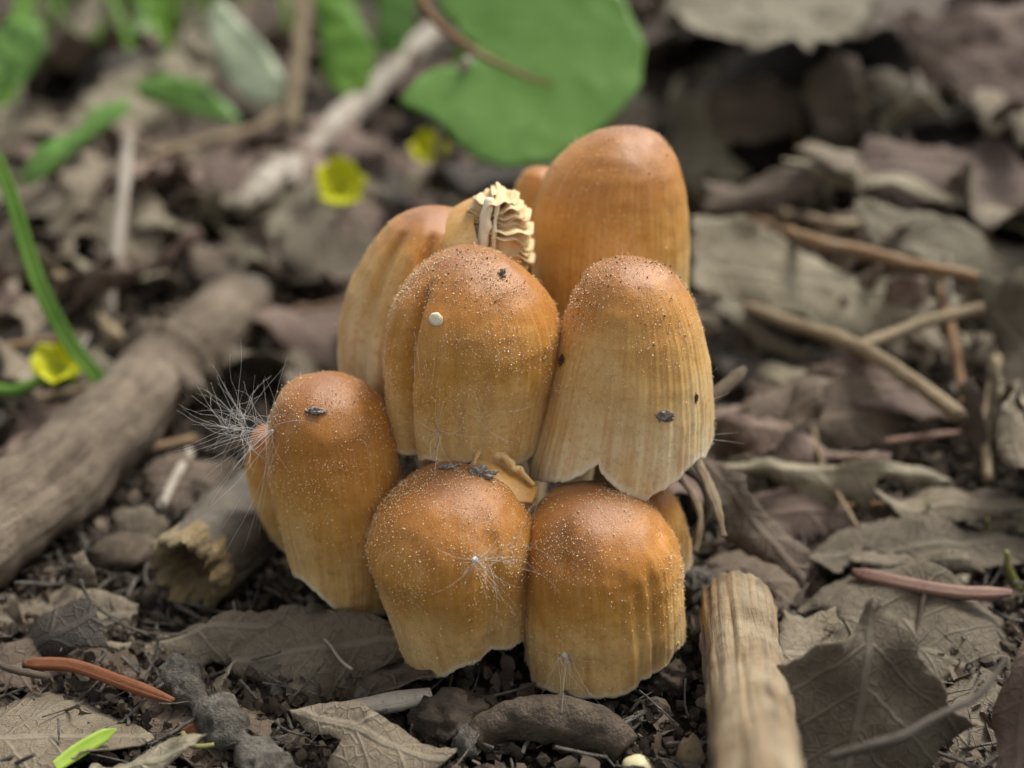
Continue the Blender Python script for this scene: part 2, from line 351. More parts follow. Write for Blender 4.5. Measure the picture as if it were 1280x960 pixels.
CAPS = {}
def mushroom(label, rows, rim, Y0, mat=M_CAP, grooves=(), grain=900, darkgrain=0, drop=None, vg=1.0, lump=0.02, pleat=0.004, seed=1.0,
             root=None, dscale=1.0, graintop=1.3, ngr=0):
    rng = np.random.default_rng(int(seed * 100))
    rows = sorted(rows); ry = np.array([r[0] for r in rows], float)
    xl = np.array([r[1] for r in rows], float); xr = np.array([r[2] for r in rows], float)
    ytop, ybot = ry[0], ry[-1]
    ys = np.arange(ytop, ybot + 260, 1.0)
    XL = np.interp(ys, ry, xl); XR = np.interp(ys, ry, xr)
    ker = np.hanning(19); ker /= ker.sum()
    def smooth(a):
        p = np.concatenate([np.full(9, a[0]), a, np.full(9, a[-1])]); return np.convolve(p, ker, 'valid')
    C = smooth((XL + XR) / 2)
    # half widths: sqrt-interpolated near the apex so that the crown stays round
    hw = (xr - xl) / 2; W = np.interp((ys - ytop), ry - ytop, hw)
    W2 = np.sqrt(np.maximum(np.interp(ys, ry, hw ** 2), 0)); k = np.clip((ys - ytop) / 60, 0, 1); W = W2 * (1 - k) + W * k
    W[12:] = smooth(W)[12:]; W *= 1 - 0.09 * np.exp(-(ys - ytop) / 28)
    ymid = (ytop + ybot) / 2; pl = PITCH + math.atan((ymid - 480) / FPX); s, c = math.sin(pl), math.cos(pl)
    wm = W[: int(ybot - ytop)].max()
    shoulder = ytop + min(wm, 0.6 * (ybot - ytop)); hb = math.sqrt(max((shoulder - ytop) ** 2 - (wm * s) ** 2, (0.55 * (shoulder - ytop)) ** 2)); ya = shoulder - hb
    yc = np.arange(ya, ybot + 220, 0.5)
    D2 = W[None, :] ** 2 + ((ys[None, :] - yc[:, None]) / s) ** 2
    Rp = np.sqrt(D2.min(axis=1)); Rp = np.minimum(Rp, np.interp(yc, ys, W) * 1.35 + 30)
    Rsh = float(np.interp(shoulder, yc, Rp)); el = np.sqrt(np.clip(1 - (np.clip(shoulder - yc, 0, None) / hb) ** 2.15, 0, 1))
    Rp = np.where(yc < shoulder, np.minimum(Rp, Rsh * el), Rp); Rp[12:] = np.convolve(np.concatenate([np.full(7, Rp[0]), Rp, np.full(7, Rp[-1])]), np.hanning(15) / np.hanning(15).sum(), 'valid')[12:]
    Cx = np.interp(yc, ys, C)
    Z = []; X = []; RR = []
    for y_, x_, r_ in zip(yc, Cx, Rp):
        p = at_y(x_, y_, Y0); Z.append(p.z); X.append(p.x); RR.append(r_ * depth_of(p) / FPX)
    Z, X, RR = map(np.array, (Z, X, RR))            # Z falls along the list
    zi, xi, ri = Z[::-1], X[::-1], RR[::-1]
    NT_, NV = 360, 130
    th = np.linspace(-math.pi, math.pi, NT_, endpoint=False)
    ztop = Z[0]
    rimx = [q[0] for q in rim]; rimy = [q[1] for q in rim]
    xa, xb = rimx[0], rimx[-1]; zr = np.zeros(NT_)
    for i, t in enumerate(th):
        px = (xa + xb) / 2 + (xb - xa) / 2 * math.sin(t); py = float(np.interp(px, rimx, rimy))
        rr = np.interp(0, [0], [1]) * (xb - xa) / 2 * depth_of(at_y(px, py, Y0)) / FPX
        zr[i] = at_y(px, py, Y0 - rr * math.cos(t)).z
    front = np.cos(th) > 0.15; zm = zr[front].mean()
    zr = np.where(np.cos(th) > 0, zr, zm + 0.25 * (zr - zm) + 0.03 * np.sin(th * 7 + seed))
    zr += 0.005 * np.sin(th * 41 + seed) + 0.003 * np.sin(th * 67) + 0.02 * np.sin(th * 11 + seed * 3)
    V = np.zeros((NV + 1, NT_, 3)); A = np.zeros((NV + 1, NT_, 3))
    vv = np.linspace(0, 1, NV + 1)
    for j, v in enumerate(vv):
        z = ztop + (zr - ztop) * (v ** 1.7)
        r = np.interp(z, zi, ri); x0 = np.interp(z, zi, xi)
        g = np.zeros(NT_); f = np.ones(NT_)
        for (tc, wd, dp, v0, v1) in grooves:
            d = (th - tc + math.pi) % (2 * math.pi) - math.pi
            env = sm(v0, v0 + 0.22, v) * (1 - sm(v1 - 0.1, v1 + 0.05, v))
            f -= dp * np.exp(-(d / wd) ** 2) * env; g += (dp * 4) * np.exp(-(d / (wd * 1.6)) ** 2) * env * (1 if dp < 0 else -0.6)
        pa = pleat * sm(0.25, 0.75, v)
        f += pa * (np.sin(th * 74 + 1.5 * np.sin(th * 5 + seed)) * 0.6 + np.sin(th * 31 + 2 * np.sin(th * 3 + seed)) * 0.8)
        V[j, :, 0] = x0 + r * f * np.sin(th); V[j, :, 1] = Y0 - r * f * np.cos(th) * dscale; V[j, :, 2] = z
        A[j, :, 0] = v ** vg; A[j, :, 1] = (th + math.pi) / (2 * math.pi); A[j, :, 2] = np.clip(g, -0.3, 1)
    for j in range(1, NV + 1):
        for i in range(NT_):
            p = V[j, i]; d = lump * fn(p, 1.1, seed * 3.3, 3) + 0.006 * noise.noise(Vector(p * 6.0))
            p[0] += d * math.sin(th[i]); p[1] -= d * math.cos(th[i]); p[2] += d * 0.6 * (1 - vv[j])
    # inner shell
    inner_rows = list(range(NV, 4, -6)); IN = []
    for j in inner_rows:
        k = 0.035 + 0.10 * (1 - vv[j]); cx = V[j, :, 0].mean(); q = V[j].copy()
        d = q - np.array([cx, Y0, 0]); d[:, 2] = 0; L = np.linalg.norm(d, axis=1, keepdims=True) + 1e-6
        q -= d / L * np.minimum(k, L * 0.8); q[:, 2] -= 0.08 * (1 - vv[j]); IN.append(q)
    allv = np.concatenate([V.reshape(-1, 3)] + IN); nr = len(IN)
    iA = [np.stack([np.full(NT_, 1.0), A[0, :, 1], np.zeros(NT_)], 1) for _ in IN]
    allA = np.concatenate([A.reshape(-1, 3)] + iA)
    F = []; kept = np.ones((NV, NT_), bool)
    if drop is not None:
        for j in range(NV):
            for i in range(NT_): kept[j, i] = not drop(th[i], vv[j], V[j, i])
    off = (NV + 1) * NT_
    for j in range(NV):
        for i in range(NT_):
            if kept[j, i]:
                i2 = (i + 1) % NT_; F.append((j * NT_ + i, (j + 1) * NT_ + i, (j + 1) * NT_ + i2, j * NT_ + i2))
    prev = NV * NT_
    for q in range(nr):
        cur = off + q * NT_
        for i in range(NT_):
            if kept[min(NV - 1, inner_rows[q]), i]:
                i2 = (i + 1) % NT_; F.append((prev + i, cur + i, cur + i2, prev + i2))
        prev = cur
    if root is None:
        root = empty('mushroom', (float(X[-1]) if False else float(np.interp(zm, zi, xi)), Y0, 0.0)); tag(root, label, 'mushroom', 'clump of ink cap mushrooms')
    me = mesh('cap', allv, F); attr(me, 'capco', allA); cap = link('cap', me, mat, root)
    # normals for scattering grains
    dv = np.gradient(V, axis=0); dt = np.roll(V, -1, 1) - np.roll(V, 1, 1); N = np.cross(dv, dt); N /= (np.linalg.norm(N, axis=2, keepdims=True) + 1e-9)
    N *= np.where((N[:, :, 0] * np.sin(th)[None] - N[:, :, 1] * np.cos(th)[None] + N[:, :, 2] * 0.5) < 0, -1, 1)[:, :, None]
    area = np.linalg.norm(np.cross(dv, dt), axis=2)
    wt = area * (0.10 + np.clip(1.15 - vv, 0, 1)[:, None] ** graintop) * (0.15 + 0.85 * (np.cos(th) > -0.5)[None])
    clump = np.array([[max(0.08, 0.55 + 1.3 * noise.noise(Vector(V[j, i] * 2.2))) for i in range(0, NT_, 4)] for j in range(0, NV + 1, 5)])
    clump = np.repeat(np.repeat(clump, 5, 0)[:NV + 1], 4, 1); wt = wt * clump
    kk = np.ones((NV + 1, NT_)); kk[:NV] = kept; kk[0] = 0; wt = wt * kk
    if grain:
        gv_, gf_ = grains(rng, V.reshape(-1, 3), N.reshape(-1, 3), int(grain * 3.2), 0.0026, 0.0092, wt.ravel())
        g = link('mica_grains', mesh('mica_grains', gv_, gf_, False), M_GRAIN, cap); tag(g, kind='stuff')
    if darkgrain:
        w2 = wt * np.clip(1 - vv * 1.9, 0, 1)[:, None]
        gv_, gf_ = grains(rng, V.reshape(-1, 3), N.reshape(-1, 3), darkgrain, 0.005, 0.012, w2.ravel())
        g = link('dark_grains', mesh('dark_grains', gv_, gf_, False), M_DARKGRAIN, cap); tag(g, kind='stuff')
    # gills under the cap: pleated funnel
    jx = int(NV * 0.93); ring = V[jx]; cx = ring[:, 0].mean(); GV = []; GF = []
    for a in range(7):
        t = a / 6; k = 0.93 * (1 - t) + 0.22 * t
        for i in range(NT_):
            p = ring[i]; wv = 1 + 0.03 * (1 if i % 4 < 2 else -1)
            GV.append((cx + (p[0] - cx) * k * wv, Y0 + (p[1] - Y0) * k * wv, p[2] + 0.05 + 0.45 * t))
    for a in range(6):
        for i in range(NT_): i2 = (i + 1) % NT_; GF.append((a * NT_ + i, a * NT_ + i2, (a + 1) * NT_ + i2, (a + 1) * NT_ + i))
    if drop is None: link('gills', mesh('gills', GV, GF), M_GILL, cap)
    # stem, bending to the common foot
    top = Vector((cx, Y0, zm + 0.7)); gz = -0.25
    foot = Vector((cx * 0.4 + ROOT.x * 0.6, Y0 * 0.35 + ROOT.y * 0.65, gz)); midp = Vector((cx * 0.78 + ROOT.x * 0.22, Y0 * 0.72 + ROOT.y * 0.28 + 0.15, (zm + gz) / 2 + 0.15))
    link('stem', tube_mesh('stem', spline([foot, midp, top], 18), lambda t: 0.17 - 0.05 * t, 20, rough=0.05, rs=1.5), M_STEM, root)
    return root, V, N

def front_point(V, px, py):
    """point of a cap surface seen at a pixel"""
    P = V.reshape(-1, 3) - np.array(CAM); d = P @ np.array(FWD); x = 640 + P[:, 0] / d * FPX; y = 480 - (P @ np.array(UP)) / d * FPX
    e = np.hypot(x - px, y - py); ok = e < 5.0
    if not ok.any(): ok = e <= e.min() + 0.5
    i = np.where(ok)[0][np.argmin(d[ok])]; return Vector(V.reshape(-1, 3)[i]), i

tall, Vtall, _ = mushroom('tallest mushroom, smooth orange-brown domed cap rising beside the round green leaf',
    [(154, 786, 796), (157, 760, 812), (164, 738, 825), (178, 714, 838), (200, 692, 850), (226, 677, 856), (262, 667, 860), (310, 662, 861), (370, 660, 860), (420, 662, 856)],
    [(664, 395), (690, 430), (760, 445), (830, 430), (856, 400)], 2.1, M_CAP, grooves=[(-0.5, 0.25, 0.03, 0.4, 1.0)], grain=500, darkgrain=40, seed=1.3, vg=0.95, pleat=0.006)
mushroom('small mushroom mostly hidden behind the tallest one, only its dull orange shoulder showing',
    [(206, 668, 682), (211, 655, 695), (224, 645, 705), (245, 638, 712), (290, 636, 716), (340, 636, 716)], [(638, 330), (676, 350), (714, 330)], 3.1, M_CAP, grain=120, seed=2.1, vg=0.75)
mushroom('narrow pleated mushroom standing behind the pale-spotted one, cap folded into pale lengthwise lobes',
    [(254, 532, 556), (258, 512, 575), (268, 493, 590), (290, 472, 600), (320, 452, 604), (355, 435, 604), (400, 425, 600), (450, 423, 592), (490, 427, 580)],
    [(428, 470), (455, 497), (500, 505), (560, 495), (582, 470)], 1.35, M_CAPP, grooves=[(-0.66, 0.12, 0.14, 0.12, 1.1), (-0.33, 0.22, -0.07, 0.2, 1.1), (0.05, 0.12, 0.14, 0.15, 1.1), (-0.95, 0.2, -0.03, 0.3, 1.1)],
    grain=420, seed=3.7, vg=0.8)
_, Vm, Nm = mushroom('mushroom with a pale round spot and a deep lengthwise fold mid-clump',
    [(302, 584, 602), (305, 562, 618), (314, 538, 636), (330, 518, 658), (352, 503, 678), (380, 490, 694), (410, 483, 701), (450, 480, 699), (500, 483, 690), (540, 489, 680), (565, 495, 670)],
    [(486, 535), (497, 566), (520, 576), (580, 582), (640, 584), (672, 560)], 0.35, M_CAP,
    grooves=[(-0.80, 0.085, 0.17, 0.2, 1.15), (-1.08, 0.17, -0.06, 0.28, 1.15), (-0.12, 0.11, 0.06, 0.42, 1.1), (0.12, 0.09, 0.05, 0.48, 1.1), (0.45, 0.2, -0.015, 0.4, 1.1)], grain=3000, darkgrain=150, lump=0.035, seed=4.4, vg=1.1, graintop=0.9)
_, Vr, Nr = mushroom('finely grooved mushroom with dark-speckled crown and pale ragged flaring rim split by a notch',
    [(314, 774, 790), (316, 758, 806), (323, 744, 822), (338, 730, 842), (362, 716, 862), (400, 702, 878), (450, 688, 887), (500, 675, 890), (540, 663, 890), (562, 657, 888), (580, 655, 880), (600, 655, 868)],
    [(657, 570), (664, 596), (682, 606), (706, 600), (728, 592), (735, 586), (741, 598), (765, 613), (792, 631), (800, 632), (812, 618), (850, 588), (874, 570), (888, 546)], 0.3, M_CAPP,
    grooves=[(-0.85, 0.3, -0.02, 0.5, 1.2), (-0.42, 0.12, 0.035, 0.5, 1.2)], grain=1700, darkgrain=260, seed=5.9, vg=1.0, pleat=0.007, graintop=1.6)
_, Vl, Nl = mushroom('leaning mushroom with a silky white tuft on its side, beside the hollow rotten branch',
    [(462, 378, 404), (465, 362, 424), (473, 348, 447), (488, 338, 468), (512, 333, 486), (550, 333, 497), (600, 340, 502), (650, 350, 503), (700, 362, 498), (730, 372, 492)],
    [(364, 700), (371, 722), (388, 727), (408, 748), (430, 770), (465, 776), (492, 765)], -0.05, M_CAP,
    grooves=[(0.2, 0.3, -0.02, 0.4, 1.1), (-0.75, 0.15, 0.03, 0.4, 1.1)], grain=1500, darkgrain=6, lump=0.04, seed=6.2, vg=1.05, graintop=1.0)
mushroom('small narrow orange mushroom tucked in behind the tufted leaning one',
    [(528, 324, 340), (533, 314, 352), (550, 308, 362), (580, 306, 372), (620, 314, 378), (660, 332, 380), (690, 350, 382)], [(345, 668), (360, 694), (382, 690)], 0.75, M_CAP, grain=160, seed=7.5, vg=0.9)
fl, Vf, Nf = mushroom('squat mushroom with torn curled flap and gritty crumb on its crown',
    [(575, 540, 562), (577, 520, 590), (583, 500, 622), (594, 482, 646), (612, 467, 664), (640, 457, 674), (668, 455, 674), (700, 461, 668), (740, 476, 660), (780, 493, 657), (815, 510, 655)],
    [(511, 818), (527, 844), (545, 851), (580, 836), (620, 816), (657, 800)], -0.75, M_CAP,
    grooves=[(0.55, 0.16, 0.08, 0.25, 1.1), (0.1, 0.2, -0.02, 0.5, 1.1), (-0.5, 0.12, 0.02, 0.5, 1.1)], grain=2600, darkgrain=6, lump=0.05, seed=8.8, vg=1.05, graintop=1.0)
fr, Vg, Ng = mushroom('broad square-shouldered mushroom beside the bleached stick, white seed tuft near its rim',
    [(600, 706, 728), (602, 690, 752), (609, 674, 780), (622, 662, 806), (640, 655, 828), (664, 651, 846), (700, 651, 854), (750, 652, 857), (800, 654, 857)],
    [(654, 825), (664, 853), (690, 868), (740, 874), (790, 862), (828, 836), (857, 800)], -0.75, M_CAP,
    grooves=[(-0.62, 0.22, 0.09, 0.1, 0.5), (0.40, 0.08, 0.05, 0.45, 1.1), (0.62, 0.09, 0.05, 0.42, 1.1), (-0.1, 0.2, -0.015, 0.5, 1.1)], grain=1800, darkgrain=6, lump=0.05, seed=9.4, vg=1.15, pleat=0.004)
mushroom('little ribbed mushroom wedged behind the broad one, under the pale ragged rim',
    [(602, 814, 826), (606, 806, 834), (618, 798, 845), (645, 790, 857), (680, 788, 864), (705, 792, 864)], [(792, 690), (830, 712), (852, 722), (858, 712), (864, 706)], 0.15, M_CAPP, grain=380, seed=10.2, vg=1.2, pleat=0.02, graintop=0.6)

# the broken mushroom: cap torn open on one side, showing flesh and gills
Y6 = 1.25
def lost(t, v, p): 
    q = Vector(p) - CAM; d = q.dot(FWD); px = 640 + q.x / d * FPX
    return px > 596 + 4 * math.sin(p[2] * 9) and math.cos(t) > -0.25
br, Vb, Nb = mushroom('broken mushroom whose torn cap shows white flesh and cream gills',
    [(242, 612, 632), (244, 600, 645), (251, 582, 655), (264, 562, 662), (285, 540, 666), (315, 526, 668), (350, 520, 668), (400, 520, 664)], [(524, 390), (595, 410), (662, 390)], Y6, M_CAPP, grain=80, drop=lost, seed=11.1, vg=0.5)
rng0 = random.Random(5)
def slab(name, path, wid, thick, mat, parent, wob=0.0):
    """thin blade following a path, its breadth along the viewing depth"""
    V = []; F = []; n = len(path)
    for i, p in enumerate(path):
        t = i / (n - 1); hw = wid * (0.6 + 0.4 * math.sin(math.pi * min(1, t * 1.1)))
        tg = (path[min(i + 1, n - 1)] - path[max(i - 1, 0)]).normalized(); nn = tg.cross(Vector((0, 1, 0))).normalized() * thick * (0.7 + 0.5 * t)
        for b in range(5):
            u = b / 4; o = Vector((0, u * hw, 0)) + nn * (wob * math.sin(u * 4 + i * 0.7))
            V.append(p + o + nn * (0.5 if 0 < b < 4 else 0.15)); V.append(p + o - nn * (0.5 if 0 < b < 4 else 0.15))
    for i in range(n - 1):
        for b in range(4):
            a = i * 10 + b * 2; c_ = a + 10
            F += [(a, a + 2, c_ + 2, c_), (a + 1, c_ + 1, c_ + 3, a + 3)]
        a = i * 10; F += [(a, a + 10, a + 11, a + 1), (a + 8, a + 9, a + 19, a + 18)]
    e = (n - 1) * 10
    for b in range(4): F += [(b * 2, b * 2 + 1, b * 2 + 3, b * 2 + 2), (e + b * 2, e + b * 2 + 2, e + b * 2 + 3, e + b * 2 + 1)]
    return link(name, mesh(name, V, F), mat, parent)
yfront = Y6 - 0.38
ends = [(622, 244), (632, 246), (641, 250), (648, 254), (654, 261), (658, 268), (663, 275), (661, 283), (667, 290), (664, 298), (660, 305), (667, 311), (664, 319), (668, 327), (661, 335)]
for i, (ex, ey) in enumerate(ends):
    a = i / 14; sx, sy = 611 + 3 * math.sin(i * 2.7), 256 + 62 * a + 4 * math.sin(i * 1.7)
    pts = []
    for k in range(6):
        t = k / 5; pts.append(at_y(sx + (ex - sx) * t, sy + (ey - sy) * (t ** 0.6) + (1.2 + 2.2 * t * (1 - t) * 2) * math.sin(t * 5 + i * 2.1), yfront + 0.05 * math.sin(i * 2.3) + (0.08 if i % 2 else 0.0) + 0.22 * t * t))
    slab('gill', spline(pts, 18), 0.5, (0.030, 0.017, 0.024)[i % 3], M_GILL, br, 0.9)
for i in range(20):   # short torn gills on the other side of the flesh
    a = i / 19; ey = 250 + 74 * a; ex = 598 - 15 * math.sin(math.pi * (0.12 + 0.85 * a)) + rng0.uniform(-2, 2)
    pts = [at_y(606, 256 + 62 * a, yfront + 0.05), at_y((606 + ex) / 2, (256 + 62 * a + ey) / 2 + rng0.uniform(-1.5, 1.5), yfront + 0.06), at_y(ex, ey + rng0.uniform(-2, 2), yfront + 0.10)]
    slab('gill', spline(pts, 8), 0.35, rng0.uniform(0.016, 0.03), M_GILL, br, 0.5)
bmf = bmesh.new(); bmesh.ops.create_icosphere(bmf, subdivisions=4, radius=1.0); cfl = at_y(618, 300, yfront + 0.42)
for v_ in bmf.verts: v_.co = Vector((v_.co.x * 0.36, v_.co.y * 0.33, v_.co.z * 0.52)) * (1 + 0.12 * fn(v_.co, 3.0, 2)) + cfl
mef = bpy.data.meshes.new('flesh'); bmf.to_mesh(mef); bmf.free(); mef.polygons.foreach_set('use_smooth', [True] * len(mef.polygons)); link('flesh', mef, M_GILL, br)
fp = [at_y(611, 247, yfront + 0.05), at_y(607, 275, yfront), at_y(603, 305, yfront), at_y(600, 345, yfront)]
link('flesh', tube_mesh('flesh', spline(fp, 20), lambda t: 0.035 + 0.045 * t, 14, rough=0.6, rs=6), M_FLESH, br)
fp = [at_y(622, 254, yfront + 0.05), at_y(618, 285, yfront + 0.02), at_y(616, 330, yfront + 0.02)]
link('flesh', tube_mesh('flesh', spline(fp, 16), 0.022, 10, rough=0.6, rs=7), M_FLESH, br)

# ------------------------------------------------------------------ sheets: leaves, flaps and scraps cut from outlines
def sheet(poly, step, zf, thick, seed=0.0, rag=0.03, mid=None, holes=None, edge=0.0, ragscale=3.5):
    """closed thin leaf from an outline in its own plane; mid = ((u,v),(u,v)) the midrib; zf(u,v) its height"""
    P = []; n = len(poly)
    for i in range(n):
        a = Vector((*poly[i][:2], 0)); b = Vector((*poly[(i + 1) % n][:2], 0)); m = max(1, int((b - a).length / (step * 0.6)))
        for k in range(m): P.append(a.lerp(b, k / m))
    m = len(P); cx = sum((p for p in P), Vector()) / m
    Q = []
    for i, p in enumerate(P):
        tg = P[(i + 1) % m] - P[i - 1]; nn = Vector((tg.y, -tg.x, 0)).normalized()
        r = rag * (noise.noise(Vector((p.x * ragscale, p.y * ragscale, seed))) + 0.6 * noise.noise(Vector((p.x * ragscale * 3.7, p.y * ragscale * 3.7, seed + 9))))
        Q.append(p + nn * r)
    xs = [p.x for p in Q]; ysx = [p.y for p in Q]; pts = [Vector((p.x, p.y)) for p in Q]
    rr = random.Random(int(seed * 131) + 5)
    poly_np = np.array([(p.x, p.y) for p in Q])
    x = min(xs)
    gxx = []; 
    while x < max(xs):
        y = min(ysx)
        while y < max(ysx):
            gxx.append((x + rr.uniform(-.3, .3) * step, y + rr.uniform(-.3, .3) * step)); y += step
        x += step
    gxx = np.array(gxx) if gxx else np.zeros((0, 2))
    ins = np.zeros(len(gxx), bool); X0, Y0_ = poly_np[:, 0], poly_np[:, 1]; X1, Y1 = np.roll(X0, -1), np.roll(Y0_, -1)
    dmin = np.full(len(gxx), 9.0)
    for a0, b0, a1, b1 in zip(X0, Y0_, X1, Y1):
        if len(gxx):
            cr = ((b0 > gxx[:, 1]) != (b1 > gxx[:, 1])); xx = (a1 - a0) * (gxx[:, 1] - b0) / ((b1 - b0) if abs(b1 - b0) > 1e-9 else 1e-9) + a0
            ins ^= cr & (gxx[:, 0] < xx); dmin = np.minimum(dmin, np.hypot(gxx[:, 0] - a0, gxx[:, 1] - b0))
    inner = gxx[ins & (dmin > step * 0.45)] if len(gxx) else gxx
    allp = pts + [Vector(q) for q in inner]
    r = delaunay_2d_cdt(allp, [], [list(range(m))], 1, 1e-5)
    vs2, fs = r[0], [f for f in r[2] if len(f) == 3]
    if holes: fs = [f for f in fs if not holes(*(sum((vs2[i] for i in f), Vector((0, 0))) / 3))]
    used = sorted({i for f in fs for i in f}); mp = {i: k for k, i in enumerate(used)}
    if mid is None: mid = ((min(xs), cx.y), (max(xs), cx.y))
    m0 = Vector(mid[0][:2]); d = (Vector(mid[1][:2]) - m0); L = max(d.length, 1e-4); d /= L
    bm = bmesh.new(); co = []
    for i in used:
        q = vs2[i]; e = Vector((q[0], q[1])) - m0; a, b = e.dot(d), e.x * d.y - e.y * d.x
        de = float(np.hypot(poly_np[:, 0] - q[0], poly_np[:, 1] - q[1]).min())
        ec = edge * math.exp(-de / 0.22) * (noise.noise(Vector((q[0] * 1.3, q[1] * 1.3, seed + 5))) * 1.6 - 0.2)
        bm.verts.new((q[0], q[1], zf(q[0], q[1], a, b, L) + ec)); co.append((a, b))
    bm.verts.ensure_lookup_table(); lay = bm.verts.layers.float_vector.new('leafco')
    for v, (a, b) in zip(bm.verts, co): v[lay] = (a + seed, b, 0.0)
    for f in fs:
        try: bm.faces.new([bm.verts[mp[i]] for i in f])
        except ValueError: pass
    bmesh.ops.recalc_face_normals(bm, faces=bm.faces)
    if bm.faces and sum(f.normal.z for f in bm.faces) < 0: bmesh.ops.reverse_faces(bm, faces=bm.faces)
    if thick: 
        bmesh.ops.solidify(bm, geom=bm.faces[:], thickness=thick)
    me = bpy.data.meshes.new('leaf'); bm.to_mesh(me); bm.free()
    me.polygons.foreach_set('use_smooth', [True] * len(me.polygons)); return me

def plane_frame(o, nrm):
    nrm = Vector(nrm).normalized(); e1 = (Vector((1, 0, 0)) - nrm * nrm.x).normalized(); e2 = nrm.cross(e1)
    return Matrix(((e1.x, e2.x, nrm.x, o.x), (e1.y, e2.y, nrm.y, o.y), (e1.z, e2.z, nrm.z, o.z), (0, 0, 0, 1)))
def px_on_plane(px, py, o, nrm):
    r = ray(px, py); return CAM + r * ((o - CAM).dot(nrm) / r.dot(nrm))
SEED = [0]
def hero(name, label, cat, poly, mat, nrm=(0, -0.35, 1), depth=None, lift=0.12, mid=None, amp=0.10, curl=0.0, bend=0.0, step=0.10, thick=0.02,
         rag=0.07, group=None, parent=None, anchor=None, edgecurl=0.3, holes=None, sink=0.0, mats=LM):
    SEED[0] += 1; sd_ = SEED[0] * 1.37
    cx = sum(p[0] for p in poly) / len(poly); cy = sum(p[1] for p in poly) / len(poly)
    ax, ay = anchor or (cx, cy)
    o = at(ax, ay, depth) if depth else on_ground(ax, ay, lift)
    nrm = Vector(nrm).normalized(); M = plane_frame(o, nrm); Mi = M.inverted()
    pp = [tuple((Mi @ px_on_plane(x, y, o, nrm))[:2]) for x, y in poly]
    mm = [tuple((Mi @ px_on_plane(x, y, o, nrm))[:2]) for x, y in mid] if mid else None
    def zf(u, v, a, b, L):
        z = amp * fn((u, v, sd_), 0.9, sd_, 3) + 0.4 * amp * noise.noise(Vector((u * 3.3, v * 3.3, sd_)))
        z += curl * b * b + bend * (a - L / 2) ** 2
        return z
    me = sheet(pp, step, zf, thick, sd_, rag, mm, holes, edgecurl)
    ob = link(name, me, mats[mat] if isinstance(mat, str) else mat)
    ob.matrix_world = M
    if parent is not None:
        ob.parent = parent; ob.matrix_parent_inverse = parent.matrix_world.inverted()
    else: tag(ob, label, cat, group)
    return ob

# torn flap of the squat mushroom: a curled tongue of cap standing up from its crown
fpt, _i = front_point(Vf, 622, 592)
tf = hero('torn_flap', None, None, [(580, 592), (594, 572), (599, 560), (606, 556), (613, 557), (619, 562), (627, 563), (634, 571), (640, 575), (644, 582), (651, 581), (655, 588), (662, 598), (676, 606), (668, 628), (630, 626), (600, 612)], M_CAPP,
     nrm=(0.25, -0.6, 0.8), depth=depth_of(fpt) - 0.02, anchor=(628, 596), amp=0.06, step=0.025, thick=0.06, rag=0.02, parent=fl, edgecurl=0.14, curl=-0.5)
nvt = len(tf.data.vertices); cot = np.zeros(nvt * 3); tf.data.vertices.foreach_get('co', cot); cot = cot.reshape(-1, 3); hy = (cot[:, 1] - cot[:, 1].min()) / np.ptp(cot[:, 1])
attr(tf.data, 'capco', np.stack([0.42 + 0.5 * hy ** 2, 0.4 + 0.05 * cot[:, 0], np.zeros(nvt)], 1))

lp_ = spline([px_on_plane(x, y, at(628, 596, depth_of(fpt) - 0.02), Vector((0.25, -0.6, 0.8)).normalized()) + Vector((0, -0.02, -0.03)) for x, y in [(592, 577), (598, 562), (606, 557), (614, 559), (621, 564), (629, 566), (636, 573), (643, 582), (650, 582), (656, 590), (668, 602)]], 60)
vv_, ff_, aa_ = tube(lp_, lambda t: 0.042 * math.sin(math.pi * (0.08 + 0.84 * t)) ** 0.6, 14, rough=0.55, rs=7.0, seed=3)
ml = mesh('rolled_edge', vv_, ff_); attr(ml, 'capco', [(0.72, 0.3 + a[0] * 0.2, 0) for a in aa_]); link('rolled_edge', ml, M_CAPP, tf)

